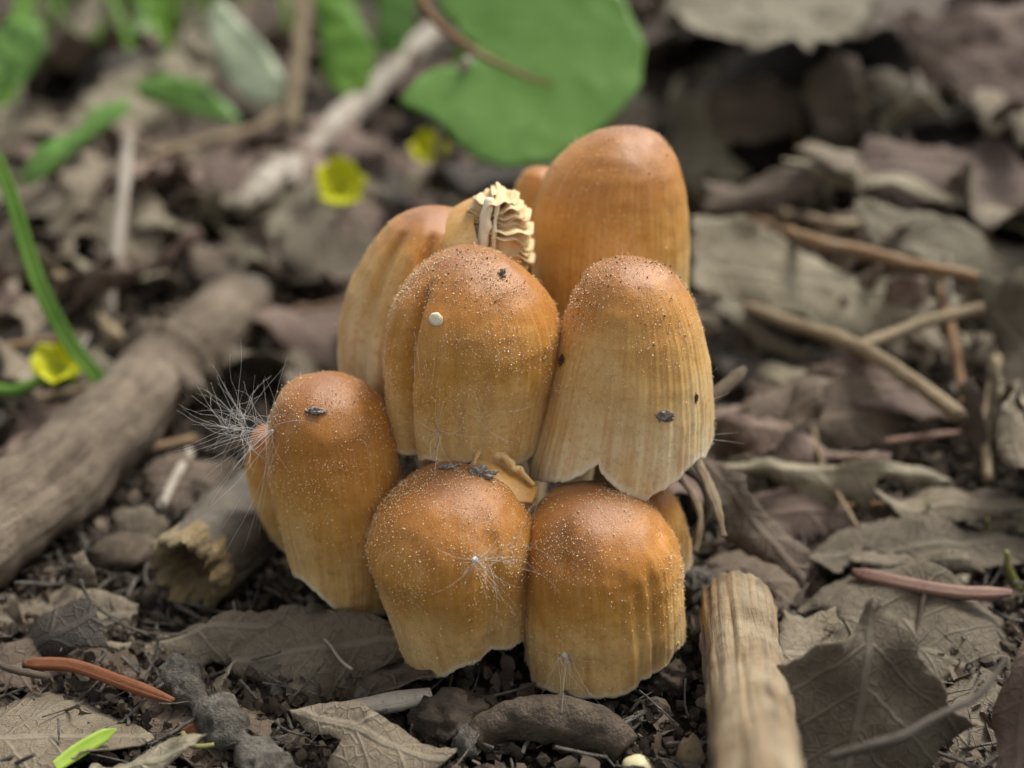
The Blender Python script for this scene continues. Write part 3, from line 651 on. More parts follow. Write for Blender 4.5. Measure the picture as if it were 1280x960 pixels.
# ------------------------------------------------------------------ dead leaves that can be told apart
UPN = (0, -0.15, 1); TOCAM = (0, -1.0, 0.55)
H = [
 # label, outline, colour, options
 ('broad pale veined dead leaf under the crossed stems on the bank', [(862, 275), (920, 278), (990, 300), (1060, 325), (1150, 345), (1215, 372), (1180, 392), (1130, 402), (1085, 425), (1045, 425), (1000, 398), (930, 376), (866, 362)], 'tan', dict(nrm=(0, -0.7, 1), lift=0.6, mid=[(865, 330), (1200, 380)], amp=0.10)),
 ('long pale leaf scrap with a rolled edge, above the dark hollow', [(872, 362), (925, 380), (980, 402), (1012, 436), (995, 446), (950, 425), (900, 398), (874, 380)], 'tan', dict(nrm=(0, -0.9, 1), lift=0.75, mid=[(872, 370), (1010, 440)], curl=-1.2, amp=0.05)),
 ('domed brown dead leaf behind the pinkish pointed leaf', [(893, 542), (930, 502), (990, 472), (1060, 462), (1120, 488), (1155, 528), (1120, 560), (1040, 556), (980, 555), (920, 562)], 'brown', dict(nrm=(0, -0.8, 1), lift=0.4, mid=[(900, 540), (1140, 510)], curl=-0.12, amp=0.14)),
 ('pinkish-brown pointed dead leaf lying above the scalloped grey leaf', [(902, 520), (940, 518), (985, 530), (1040, 550), (1115, 565), (1105, 577), (1050, 566), (1012, 580), (965, 578), (930, 556)], 'pink', dict(nrm=(0, -0.9, 1), lift=0.5, mid=[(905, 525), (1110, 570)], amp=0.06)),
 ('scalloped grey dead leaf with eaten edges over the dark hollow', [(905, 574), (960, 570), (1040, 580), (1110, 577), (1172, 580), (1202, 596), (1182, 609), (1158, 600), (1138, 604), (1112, 594), (1094, 600), (1098, 622), (1080, 634), (1062, 622), (1046, 634), (1020, 628), (1000, 630), (998, 606), (955, 588), (915, 590)], 'tan', dict(nrm=(0, -1.0, 0.8), lift=0.5, mid=[(910, 580), (1195, 592)], amp=0.06, step=0.06, rag=0.03)),
 ('thin curling leaf edge drooping like a hook beside the far stems', [(1236, 444), (1256, 478), (1290, 500), (1300, 522), (1255, 530), (1235, 552), (1223, 582), (1212, 578), (1217, 545), (1236, 512), (1240, 480)], 'tan', dict(nrm=(-0.3, -1.0, 0.6), lift=0.6, mid=[(1240, 450), (1218, 578)], amp=0.05, step=0.06)),
 ('crumpled brown dead leaf leaning against the clump of mushrooms', [(872, 565), (900, 578), (925, 598), (958, 640), (986, 668), (1012, 690), (1004, 738), (968, 706), (935, 690), (905, 668), (896, 630), (880, 600)], 'brown', dict(nrm=(-0.4, -0.8, 0.9), lift=0.75, mid=[(880, 575), (1000, 720)], amp=0.16, rag=0.07)),
 ('flat greyish dead leaf behind the mauve needle', [(1000, 700), (1040, 668), (1100, 648), (1170, 652), (1245, 648), (1290, 660), (1290, 700), (1210, 718), (1130, 700), (1080, 690), (1040, 730)], 'grey', dict(lift=0.25, nrm=(0, -0.4, 1), mid=[(1010, 700), (1280, 670)], amp=0.12)),
 ('small torn grey leaf ledge over a dark gap near the mauve needle', [(1060, 690), (1100, 676), (1150, 684), (1210, 690), (1238, 712), (1190, 708), (1150, 704), (1120, 712), (1085, 700)], 'grey', dict(lift=0.42, nrm=(0, -0.7, 1), amp=0.10, rag=0.07)),
 ('grey veined dead leaf with a sharp tip under the mauve needle', [(998, 752), (1030, 722), (1085, 697), (1135, 712), (1200, 735), (1262, 752), (1290, 800), (1250, 880), (1190, 905), (1120, 875), (1062, 810), (1046, 766), (1022, 748)], 'grey', dict(lift=0.22, nrm=(0, -0.3, 1), mid=[(1000, 752), (1260, 850)], amp=0.10, rag=0.03)),
 ('crumpled brown leaf in front of the sharp-tipped veined one, standing up in folds', [(972, 832), (1020, 806), (1062, 792), (1086, 748), (1106, 768), (1140, 776), (1152, 830), (1180, 880), (1215, 900), (1180, 935), (1140, 1020), (1000, 1020), (980, 900)], 'grey', dict(lift=0.1, anchor=(1080, 1010), nrm=(0.12, -1, 0.42), mid=[(1090, 750), (1060, 980)], amp=0.16, rag=0.05, curl=0.1)),
 ('pale narrow leaf standing beside the curved petiole at the litter edge', [(1300, 770), (1268, 825), (1242, 880), (1244, 930), (1250, 1020), (1310, 1020)], 'pink', dict(lift=0.1, anchor=(1280, 1010), nrm=(-0.3, -0.9, 0.4), mid=[(1290, 780), (1270, 980)], amp=0.06)),
 ('pinkish scalloped dead leaf overhanging the dark cavity of the bank', [(1108, 12), (1165, 22), (1230, 8), (1310, -20), (1310, 150), (1256, 146), (1226, 150), (1205, 118), (1180, 92), (1150, 76), (1128, 44)], 'pink', dict(depth=22.0, nrm=(0.05, -0.95, 0.75), mid=[(1110, 15), (1300, 110)], amp=0.15, rag=0.1)),
 ('wide brown leaf added behind the pale one to shade the bank cavity', [(800, -45), (960, -55), (1190, -45), (1180, 10), (1110, 30), (960, 40), (850, 22)], 'brown', dict(depth=22.6, anchor=(960, 38), nrm=(0.03, -0.06, 1), amp=0.1, rag=0.1)),  # extra leaf, mostly above the frame, added as a roof to darken the cavity
 ('drooping tan leaf flap hanging inside the dark cavity of the bank', [(1066, 92), (1112, 84), (1166, 108), (1160, 146), (1110, 162), (1064, 172)], 'grey', dict(depth=23.4, nrm=(-0.2, -1, 0.3), amp=0.12)),
 ('dull brown leaf standing upright in the dark cavity of the bank', [(1014, 96), (1040, 60), (1070, 72), (1078, 118), (1066, 202), (1022, 196)], 'brown', dict(depth=23.2, nrm=(0.35, -1, 0.2), amp=0.12)),
 ('pale dead leaf roofing the cavity beside the round green leaf', [(816, -30), (1120, -30), (1076, 28), (1010, 58), (965, 62), (925, 44), (880, 46), (845, 20)], 'tan', dict(depth=21.8, anchor=(950, 55), nrm=(0, -0.16, 1), mid=[(830, 0), (1080, 10)], amp=0.14, rag=0.1)),
 ('long rolled leaf rim arching below the bank cavity', [(975, 206), (1045, 194), (1130, 204), (1205, 230), (1300, 285), (1300, 306), (1225, 270), (1165, 246), (1100, 238), (1040, 216)], 'tan', dict(depth=20.2, nrm=(0, -0.9, 0.9), mid=[(980, 206), (1290, 295)], amp=0.06, curl=-1.0, step=0.08)),
 ('dull brown leaf tucked beneath the rolled leaf rim', [(880, 228), (980, 206), (1040, 220), (1030, 240), (950, 254), (882, 262)], 'brown', dict(depth=20.8, nrm=(0, -0.8, 1), amp=0.1)),
 ('smooth pale grey leaf on the bank above the curling hook leaf', [(1060, 266), (1120, 258), (1200, 276), (1300, 312), (1300, 425), (1240, 372), (1215, 345), (1150, 328), (1080, 300)], 'tan', dict(lift=0.6, nrm=(0, -0.75, 1), mid=[(1065, 270), (1290, 370)], amp=0.12)),
 ('dark brown leaf beneath the pale veined leaf and rusty stem', [(890, 420), (960, 440), (1030, 450), (1080, 440), (1090, 470), (1010, 475), (930, 490), (896, 470)], 'dark', dict(lift=0.1, nrm=(0, -0.6, 1))),
 ('mottled olive-brown leaf fragment in the hollow by the green stub', [(1150, 600), (1215, 610), (1290, 600), (1290, 650), (1210, 655), (1150, 640)], 'brown', dict(lift=0.2, nrm=(0, -0.6, 1))),
 ('pale green-grey leaf slip beside the upright grey stalk', [(1100, 410), (1170, 402), (1240, 420), (1230, 450), (1160, 455), (1110, 440)], 'grey', dict(lift=0.1, nrm=(0, -0.7, 1))),
 ('broad grey-brown dead leaf beneath the lime sprout', [(-20, 880), (40, 856), (110, 852), (150, 872), (172, 900), (195, 930), (150, 948), (80, 985), (-20, 985)], 'grey', dict(lift=0.12, nrm=(0.0, -0.25, 1), mid=[(-20, 930), (190, 920)], amp=0.10, rag=0.04)),
 ('long flat brown-grey leaf below the hollow rotten branch', [(120, 800), (190, 782), (260, 784), (330, 764), (395, 752), (445, 762), (430, 790), (350, 800), (300, 826), (235, 832), (180, 818)], 'grey', dict(lift=0.2, nrm=(0, -0.35, 1), mid=[(130, 800), (440, 770)], amp=0.08)),
 ('curved grey leaf with mauve bloom and a clean cut edge below the leaning mushroom', [(283, 812), (300, 798), (345, 782), (400, 770), (455, 776), (505, 795), (512, 812), (448, 838), (405, 866), (352, 884), (345, 858), (318, 838), (292, 836)], 'grey', dict(lift=0.25, nrm=(0, -0.3, 1), mid=[(500, 800), (300, 820)], amp=0.10, rag=0.03, curl=-0.1)),
 ('gritty slate-grey leaf scrap below the pointed seed husk', [(354, 892), (400, 884), (450, 890), (505, 908), (572, 940), (540, 958), (470, 985), (415, 985), (408, 948), (425, 930), (385, 912)], 'grey', dict(lift=0.3, nrm=(0, -0.3, 1), mid=[(360, 890), (560, 950)], amp=0.06, rag=0.05)),
 ('dark curled rotting leaf beneath the log', [(-20, 842), (10, 800), (45, 772), (80, 756), (104, 744), (128, 786), (136, 812), (90, 820), (40, 830)], 'dark', dict(lift=0.3, nrm=(0.2, -0.8, 0.8), amp=0.16, mid=[(-10, 830), (120, 770)])),
 ('thin pale leaf strip beside the yellow thread', [(108, 944), (170, 934), (230, 930), (264, 926), (250, 948), (200, 968), (110, 985)], 'tan', dict(lift=0.35, nrm=(0, -0.4, 1), amp=0.05)),
 ('mossy grey leaf wedged between the log and the hollow branch', [(140, 640), (180, 628), (210, 650), (198, 706), (160, 716), (140, 690)], 'grey', dict(lift=0.15, nrm=(0.2, -0.7, 1))),
 ('rounded dull leaf in the gap behind the hollow branch', [(172, 596), (225, 570), (290, 575), (310, 600), (280, 640), (205, 645)], 'brown', dict(lift=0.1, nrm=(0, -0.6, 1))),
 ('narrow grey leaf slip standing below the log', [(86, 690), (108, 684), (130, 740), (140, 770), (118, 774), (98, 730)], 'grey', dict(lift=0.2, nrm=(0.2, -1, 0.6))),
 ('small purplish dead leaf by the yellow flower and log', [(45, 480), (95, 484), (118, 520), (95, 560), (50, 575), (40, 530)], 'pink', dict(lift=0.1, nrm=(0, -0.7, 1))),
 ('large mauve-brown dead leaf behind the pleated mushroom', [(352, 262), (430, 250), (500, 244), (560, 236), (560, 300), (480, 330), (420, 350), (362, 330)], 'pink', dict(lift=0.25, nrm=(0.1, -0.7, 1), amp=0.2)),
 ('greyish dead leaf beneath the broken end of the pale stalk', [(196, 230), (262, 190), (330, 180), (345, 215), (300, 250), (232, 270)], 'pink', dict(lift=0.5, nrm=(0, -0.7, 1), amp=0.2)),
 ('wide faded leaf on the grassy side under the dark green blade', [(60, 150), (130, 84), (220, 62), (270, 90), (220, 140), (140, 176), (80, 210)], 'tan', dict(lift=0.6, nrm=(0, -0.6, 1), amp=0.3)),
 ('tawny dead leaf propped under the small pale green leaf', [(225, 10), (300, 20), (340, 90), (290, 150), (230, 110)], 'tan', dict(lift=0.6, nrm=(0.1, -0.8, 1), amp=0.3)),
 ('reddish-brown leaf hollow in front of the far log end', [(240, 300), (330, 280), (352, 330), (345, 380), (290, 372), (240, 345)], 'brown', dict(lift=0.3, nrm=(0, -0.8, 1), amp=0.25)),
 ('flat brown leaf half under the squat mushroom, touching the husk', [(430, 800), (500, 790), (530, 830), (545, 862), (500, 872), (440, 868), (405, 850)], 'brown', dict(lift=0.16, nrm=(0, -0.2, 1), amp=0.08)),
 ('dark flat leaf beneath the crusted twig', [(165, 850), (230, 830), (300, 845), (350, 900), (330, 960), (250, 970), (180, 930)], 'brown', dict(lift=0.05, nrm=(0, -0.2, 1), amp=0.10)),
 ('broad dim leaf beneath the russet needle', [(-20, 800), (60, 810), (140, 800), (200, 830), (190, 870), (120, 862), (30, 860), (-20, 878)], 'brown', dict(lift=0.05, nrm=(0, -0.25, 1), amp=0.10)),
 ('broad grey leaf in front of the log butt', [(-20, 742), (50, 722), (120, 735), (175, 760), (165, 800), (100, 812), (40, 800), (-20, 806)], 'grey', dict(lift=0.06, nrm=(0, -0.3, 1), amp=0.12)),
 ('flat umber leaf beyond the cut end of the bleached stick', [(880, 690), (940, 680), (1010, 700), (1050, 740), (1010, 790), (960, 770), (900, 740)], 'brown', dict(lift=0.08, nrm=(0, -0.25, 1), amp=0.10)),
 ('crumpled taupe leaf beside the bleached stick and standing leaf', [(975, 760), (1040, 770), (1075, 810), (1060, 860), (1010, 880), (975, 840)], 'grey', dict(lift=0.14, nrm=(0, -0.25, 1), amp=0.12)),
 ('broad taupe leaf beneath the curved petiole', [(1150, 860), (1230, 830), (1300, 850), (1300, 960), (1200, 985), (1130, 940)], 'grey', dict(lift=0.1, nrm=(0, -0.2, 1), amp=0.12)),
 ('umber leaf plate between the crumpled leaf and the scalloped one', [(930, 610), (1000, 600), (1060, 625), (1090, 655), (1040, 680), (980, 668)], 'pink', dict(lift=0.25, nrm=(0, -0.5, 1), amp=0.10)),
 ('long taupe leaf running behind the green shoot stub', [(1090, 620), (1160, 600), (1240, 610), (1300, 630), (1300, 660), (1220, 656), (1130, 650)], 'grey', dict(lift=0.3, nrm=(0, -0.5, 1), amp=0.10)),
 ('brown leaf plate below the olive-brown stem', [(1010, 455), (1090, 448), (1160, 470), (1210, 510), (1150, 530), (1070, 510)], 'pink', dict(lift=0.45, nrm=(0, -0.7, 1), amp=0.10)),
 ('warm brown curled leaf deep in the bank cavity', [(880, 110), (940, 92), (1000, 110), (1010, 160), (940, 185), (885, 165)], 'brown', dict(depth=24.0, nrm=(0.1, -1, 0.6), amp=0.2)),
]
for lab, poly, mt, kw in H:
    hero('dead_leaf', lab, 'leaf', poly, mt, **kw)

# ------------------------------------------------------------------ living leaves and flowers
rl = empty('round_leaf', at(560, 110, 21.5)); tag(rl, 'large round glossy green leaf standing behind the mushrooms', 'leaf')
hero('blade', None, None, [(498, 130), (524, 96), (545, 84), (572, 84), (600, 70), (576, 40), (548, 12), (545, -30), (620, -60), (720, -50), (780, 0), (806, 55), (802, 105), (775, 140), (735, 175), (685, 205), (632, 212), (590, 198), (560, 165), (535, 145)],
     'green', nrm=(0.05, -1.0, 0.75), depth=21.0, mid=[(585, 72), (790, 110)], amp=0.025, rag=0.015, parent=rl, curl=0.03, thick=0.03, edgecurl=0.05)
link('petiole', tube_mesh('petiole', spline([at(586, 74, 20.9), at(560, 120, 21.3), at(548, 190, 22.0), on_ground(546, 214, -0.1)], 20), 0.07, 8), M_STALK, rl)
tw = tube_mesh('twig', spline([at(512, -20, 19.6), at(548, 30, 19.7), at(600, 68, 19.9), at(650, 92, 20.3), at(690, 106, 20.8)], 30), lambda t: 0.075 - 0.05 * t, 10, rough=0.15)
tag(link('twig', tw, M_TWIGR), 'thin brown arching twig crossing the round green leaf', 'twig')
def small_leaf(label, poly, mat, depth=None, nrm=(0, -1, 0.6), lift=0.8, **kw):
    cx_ = sum(q[0] for q in poly) / len(poly); by_ = max(q[1] for q in poly)
    depth = min(depth, depth_of(on_ground(cx_, by_ + 8, 0.1)) - 1.6)
    return hero('green_leaf', label, 'leaf', poly, mat, depth=depth, nrm=nrm, lift=lift, rag=0.01, step=0.12, edgecurl=0.08, **kw)
small_leaf('small pale whitish-green leaf standing by the thin vertical stalks', [(256, 20), (275, -5), (300, 25), (335, 62), (358, 100), (352, 126), (318, 130), (290, 108), (268, 68)], 'palegreen', 30.0, amp=0.1, mid=[(265, 5), (350, 125)])
small_leaf('drooping mid-green leaf below the small pale leaf', [(165, 104), (205, 92), (250, 100), (290, 135), (302, 152), (262, 148), (215, 134), (175, 122)], 'green', 28.0, amp=0.1, mid=[(165, 108), (300, 150)])
small_leaf('dark green twisted leaf blade over the faded leaves', [(22, 222), (50, 182), (95, 160), (112, 132), (160, 120), (158, 140), (120, 168), (92, 190), (60, 222), (34, 232)], 'green', 25.0, amp=0.12, mid=[(25, 226), (158, 128)])
small_leaf('soft blue-green leaf at the grassy corner', [(-25, 60), (10, 20), (50, 28), (58, 60), (30, 100), (-25, 130)], 'green', 33.0, amp=0.2)
small_leaf('upright bright green leaf behind the pale stalk', [(392, -20), (430, -30), (448, 20), (470, 60), (462, 110), (430, 122), (404, 100), (398, 40)], 'grass', 29.0, amp=0.15, mid=[(420, -20), (435, 120)])
small_leaf('shaded green leaf between the pale stalk and the round leaf', [(470, -20), (515, -20), (520, 30), (500, 70), (470, 60)], 'green', 27.0, amp=0.15)
def blade(label, pts, wpx, mat=LM['grass'], name='grass_blade', group=None, fold=0.35, lift=None):
    """grass blade: pixel points with depth; width in cm tapering to the tip"""
    if lift is not None: Q0 = og(pts, lift)
    else:
        dg_ = min(pts[0][2], depth_of(on_ground(pts[0][0], pts[0][1] + 12, 0.05)) - 1.0); Q0 = [at(x, y, dg_ + (d - pts[0][2]) * 0.5) for x, y, d in pts]; r0 = Q0[0]
        if r0.z > G(r0.x, r0.y) + 0.1: Q0 = [Vector((r0.x - 0.05, r0.y + 0.1, G(r0.x, r0.y) - 0.1))] + Q0
    P = spline(Q0, 36); V = []; F = []; A = []; n = len(P); L = 0
    for i, p in enumerate(P):
        t = i / (n - 1); tg = (P[min(i + 1, n - 1)] - P[max(i - 1, 0)]).normalized(); side = tg.cross((CAM - p).normalized()).normalized(); nn = side.cross(tg)
        wd = wpx * (0.75 + 0.25 * math.sin(math.pi * t)) * min(1, (1 - t) * 5 + 0.12) / 2
        if i: L += (p - P[i - 1]).length
        for k in range(5):
            u = (k - 2) / 2; V.append(p + side * wd * u - nn * wd * fold * (1 - abs(u))); A.append((L, wd * u, 0))
        for k in range(5):
            u = (k - 2) / 2; V.append(p + side * wd * u - nn * (wd * fold * (1 - abs(u)) + 0.012)); A.append((L, wd * u, 0))
    for i in range(n - 1):
        a = i * 10; b = a + 10
        for k in range(4): F += [(a + k, a + k + 1, b + k + 1, b + k), (a + 5 + k, b + 5 + k, b + 6 + k, a + 6 + k)]
        F += [(a, b, b + 5, a + 5), (a + 4, a + 9, b + 9, b + 4)]
    me = mesh(name, V, F); attr(me, 'leafco', A); o = link(name, me, mat); tag(o, label, 'grass', group); return o
blade('bright green grass blade bending down past the yellow flower by the log', [(-40, 130, 17.6), (5, 220, 17.8), (45, 345, 18.0), (85, 425, 18.3), (132, 490, 18.6)][::-1], 0.20)
blade('broad fresh grass blade at the grassy corner', [(0, 140, 30), (18, 60, 31), (40, -20, 32)], 0.5)
blade('straw-yellow grass blade among the green ones', [(92, 90, 30), (106, 40, 31), (122, -20, 32)], 0.42, LM['tan'])
blade('slim green grass blade beside the straw-yellow one', [(178, 66, 31), (186, 20, 32), (190, -20, 33)], 0.5)
def flower(label, px, py, depth, rpx, seed, petals=5):
    depth = min(depth, depth_of(on_ground(px, py, 0.7))); o = at(px, py, depth); e = empty('yellow_flower', o); tag(e, label, 'flower'); r = rpx * depth / FPX; rr = random.Random(seed)
    for k in range(petals):
        a = 2 * math.pi * k / petals + rr.uniform(-.3, .3); pl = [(0.05 * r, 0), (0.3 * r, 0.42 * r), (0.75 * r, 0.58 * r), (1.02 * r, 0.3 * r), (1.05 * r, -0.2 * r), (0.8 * r, -0.55 * r), (0.3 * r, -0.40 * r)]
        sdd = seed + k
        me = sheet(pl, r * 0.13, lambda u, v, a_, b_, L: 0.8 * r * (u / r) ** 2 + 0.1 * r * noise.noise(Vector((u * 4, v * 4, sdd))), 0.015, sdd, 0.02)
        q = link('petal', me, LM['yellow']); M = plane_frame(o, Vector((rr.uniform(-.3, .3), -0.75, 0.8))) @ Matrix.Rotation(a, 4, 'Z') @ Matrix.Scale(rr.uniform(0.8, 1.1), 4)
        q.matrix_world = M; q.parent = e; q.matrix_parent_inverse = e.matrix_world.inverted()
    g = on_ground(px + 2, py + 26, -0.1)
    link('stalk', tube_mesh('stalk', spline([g, (g + o) / 2 + Vector((0.1, 0, 0)), o], 10), 0.05, 8), LM['grass'], e)
    return e
flower('yellow flower below the pale stalk, apart from the log', 426, 236, 21.5, 34, 3, 6)
fl_log = flower('yellow flower beside the log under the bending grass blade', 76, 462, 18.9, 30, 8, 6)
flower('dim yellow flower in the shade beneath the round leaf', 536, 192, 23.5, 22, 12, 6)
st = tube_mesh('stem', spline([on_ground(-30, 482, 0.4), on_ground(15, 488, 0.4), on_ground(45, 478, 0.5), on_ground(66, 464, 0.65)], 20), 0.075, 8)
link('stem', st, LM['grass'], fl_log)

# ------------------------------------------------------------------ wood: log, hollow branch, sticks, stalks
def og(pts, lift): return [on_ground(p[0], p[1], lift if not isinstance(lift, (list, tuple)) else lift[k]) for k, p in enumerate(pts)]
def stick(name, label, pts, rad, mat, sides=10, cat='twig', n=60, rough=0.2, rs=3.0, group=None, flat=1.0, lift=None):
    SEED[0] += 1
    if lift is not None: pts = og(pts, lift)
    P = spline([p if isinstance(p, Vector) else at(*p) for p in pts], n)
    P = [p + Vector((fn(p, 0.8, SEED[0]), fn(p, 0.8, SEED[0] + 5), fn(p, 0.8, SEED[0] + 9))) * 0.05 for p in P]
    o = link(name, tube_mesh(name, P, rad, sides, rough=rough, rs=rs, seed=SEED[0] * 2.1, flat=flat), mat); tag(o, label, cat, group); return o
# the log
lg = empty('fallen_branch', on_ground(60, 700)); tag(lg, 'thick grey-brown fallen branch with a swollen joint, lying beside the mushrooms', 'branch')
LP = spline(og([(-150, 745), (20, 640), (110, 560), (190, 480), (250, 425), (300, 380)], 0.5), 120)
def lr(t): return 0.58 - 0.06 * t + 0.17 * math.exp(-((t - 0.665) / 0.018) ** 2) - 0.06 * math.exp(-((t - 0.70) / 0.02) ** 2)
link('bark', tube_mesh('bark', LP, lr, 48, rough=0.16, rs=1.6, seed=4), M_BARK, lg)
tipp = spline(og([(296, 384), (312, 370), (330, 360)], 0.45), 8)
link('broken_tip', tube_mesh('broken_tip', tipp, lambda t: 0.5 - 0.35 * t, 24, rough=0.5, rs=2.5), M_BARKD, lg)
kp = spline(og([(225, 470), (240, 480), (250, 492)], [0.75, 0.75, 0.7]), 6)
link('twig_scar', tube_mesh('twig_scar', kp, lambda t: 0.22 - 0.1 * t, 16, rough=0.3, rs=4), M_BARK, lg)
# hollow rotten branch: outer bark, ragged fibrous rim, dark core
hb_ = empty('hollow_branch', on_ground(250, 770)); tag(hb_, 'short rotten branch with a hollow fibrous tan end, beside the leaning mushroom', 'branch')
A0 = on_ground(241, 712, 0.42); A1 = A0 + Vector((1.5, 3.2, 0.25))
dirb = (A1 - A0).normalized(); HP = [A0 + dirb * (k / 39 * (A1 - A0).length) for k in range(40)]
RO = 0.46
link('bark', tube_mesh('bark', HP, lambda t: RO * (1.0 + 0.06 * math.sin(t * 9)), 40, rough=0.14, rs=2.2, seed=6, cap=False), M_BARKD, hb_)
# rim lip built as rings around the branch axis, thick and ragged
nrm = Vector((0, 0, 1)); nrm = (nrm - dirb * nrm.dot(dirb)).normalized(); bi = dirb.cross(nrm)
prof = [(1.00, 0.25), (1.03, 0.0), (0.97, -0.10), (0.88, -0.13), (0.78, -0.07), (0.68, 0.05), (0.60, 0.22), (0.50, 0.42)]
V = []; A = []; NS = 72
for j, (rk, dz) in enumerate(prof):
    for k in range(NS):
        a = 2 * math.pi * k / NS; d = nrm * math.sin(a) + bi * math.cos(a)
        q = A0 + d * RO * rk + dirb * dz; jag = (0.25 if 1 <= j <= 5 else 0.08)
        q += dirb * jag * 0.55 * fn(d * 2.5 + Vector((0, 0, j * 0.25)), 1.6, 2.0) + d * 0.16 * RO * fn(q, 6.0, 7.0); V.append(q); A.append((j * 0.1, k / NS, 0))
F = [(j * NS + k, j * NS + (k + 1) % NS, (j + 1) * NS + (k + 1) % NS, (j + 1) * NS + k) for j in range(len(prof) - 1) for k in range(NS)]
me = mesh('fibrous_rim', V, F); attr(me, 'tubeco', A); link('fibrous_rim', me, M_FIBRE, hb_)
V = []; A = []; F = []
for j, (rk, dz) in enumerate([(0.62, 0.20), (0.5, 0.30), (0.3, 0.36), (0.1, 0.34)]):
    for k in range(24):
        a = 2 * math.pi * k / 24; d = nrm * math.sin(a) + bi * math.cos(a); q = A0 + d * RO * rk + dirb * dz; q += dirb * 0.12 * fn(q, 5, 1); V.append(q); A.append((j * 0.1, k / 24, 0))
F = [(j * 24 + k, j * 24 + (k + 1) % 24, (j + 1) * 24 + (k + 1) % 24, (j + 1) * 24 + k) for j in range(3) for k in range(24)] + [tuple(72 + k for k in range(24))]
me = mesh('rotten_core', V, F); attr(me, 'tubeco', A); link('rotten_core', me, M_ROT, hb_)
# bleached stick in front
bs = empty('bleached_stick', on_ground(930, 900)); tag(bs, 'weathered bleached stick with a cut end beside the broad mushroom', 'stick')
BP = spline(og([(920, 748), (926, 800), (936, 880), (950, 1000), (955, 1060)], [0.4, 0.62, 1.0, 1.7, 2.1]), 60)
def br_(t): return (0.37 - 0.01 * t) * (1 - 0.30 * math.exp(-(t / 0.03) ** 2))
Vw, Fw, Aw = tube(spline(og([(920, 748), (926, 800), (936, 880), (950, 1000), (955, 1060)], [0.4, 0.62, 1.0, 1.7, 2.1]), 110), br_, 96, rough=0.08, rs=1.4, seed=11)
BW = spline(og([(920, 748), (926, 800), (936, 880), (950, 1000), (955, 1060)], [0.4, 0.62, 1.0, 1.7, 2.1]), 110)
for i in range(110):
    for k in range(96):
        a = 2 * math.pi * k / 96; L_ = Aw[i * 96 + k][0]; q = Vw[i * 96 + k]; d = q - BW[i]
        g = fn((math.cos(a) * 2.2, math.sin(a) * 2.2, L_ * 0.30), 1.0, 4.0, 2) * 0.10 + fn((math.cos(a) * 9, math.sin(a) * 9, L_ * 0.5), 1.0, 9.0, 2) * 0.05
        cr = max(0.0, noise.noise(Vector((math.cos(a) * 6, math.sin(a) * 6, L_ * 0.4 + 3))) - 0.28) * 0.4
        q = BW[i] + d * (1 + g - cr)
        if i < 8: q += (BW[0] - BW[3]).normalized() * (0.16 * fn((math.cos(a) * 3, math.sin(a) * 3, 1), 1.0, 2.0) + 0.10 * math.cos(a - 0.9)) * (1 - i / 8)
        Vw[i * 96 + k] = q
mw = mesh('wood', Vw, Fw); attr(mw, 'tubeco', Aw); link('wood', mw, M_STICK, bs)
SP = spline(og([(892, 758), (890, 805), (886, 865)], [0.4, 0.6, 0.8]), 24)
link('bark_strip', tube_mesh('bark_strip', SP, lambda t: 0.12 * math.sin(math.pi * (0.12 + 0.8 * t)), 12, rough=0.3, rs=3, flat=0.5), M_BARKD, bs)
# stalks and twigs
_b = on_ground(350, 230, 0.2); _d = depth_of(_b)
stick('dry_stalk', 'thick pale dry stalk slanting up behind the yellow flower, broken at its lower end', [_b, at(420, 155, _d + 1.5), at(490, 90, _d + 3), at(545, 38, _d + 4.2)], lambda t: 0.27 - 0.05 * t, M_STALK, 16, 'stalk')
stick('dry_stalk', 'whitish split stub of stalk beside the dark hollow', [(300, 262, 22.5), (325, 238, 23.0), (348, 206, 23.6)], lambda t: 0.20 + 0.08 * math.sin(t * 3.1), M_STALK, 14, 'stalk', rough=0.2, lift=[0.25, 0.4, 0.6])
_b = on_ground(130, 428, -0.1); _d = depth_of(_b)
stick('dry_stalk', 'thin upright grey stalk behind the log', [_b, at(140, 350, _d + 0.6), at(150, 270, _d + 1.2), at(160, 168, _d + 2)], 0.095, M_STALK, 10, 'stalk')
_b = on_ground(360, 160, -0.1); _d = depth_of(_b)
stick('dry_stalk', 'straight grey stalk rising beside the small pale leaf', [_b, at(372, 70, _d + 1), at(382, -30, _d + 2)], 0.15, M_TWIG, 10, 'stalk')
stick('twig', 'brown twig slanting across the litter behind the log', [(60, 330, 20.6), (105, 378, 20.0), (150, 425, 19.6)], lambda t: 0.10, M_TWIG, lift=0.35)
stick('twig', 'thin forked-looking twig sweeping under the pale stalk', [(190, 195, 24), (250, 180, 24.5), (320, 160, 25), (350, 140, 25.5)], 0.1, M_TWIG, lift=0.45)
stick('twig', 'long rusty stem lying across the pale veined leaf', [(855, 240, 18.7), (920, 268, 18.3), (1000, 296, 18.0), (1080, 316, 17.8), (1150, 336, 17.6), (1225, 350, 17.5)], lambda t: 0.10 - 0.02 * t, M_TWIGR, lift=1.05)
stick('twig', 'olive-brown stem crossing below the pale veined leaf', [(878, 372, 16.9), (950, 392, 16.7), (1020, 412, 16.5), (1090, 442, 16.3), (1150, 482, 16.1), (1200, 522, 16.0)], lambda t: 0.085 + 0.02 * t, M_TWIG, lift=0.85)
stick('twig', 'short tan twig branching up toward the bank leaves', [(1070, 438, 16.7), (1130, 412, 17.2), (1180, 394, 17.6), (1225, 384, 18.0)], 0.085, M_TWIG, lift=0.85)
stick('twig', 'slim twig lying beneath the rolled leaf rim', [(960, 262, 19.5), (1020, 276, 19.3), (1080, 284, 19.2), (1110, 278, 19.3)], 0.09, M_TWIG, lift=0.5)
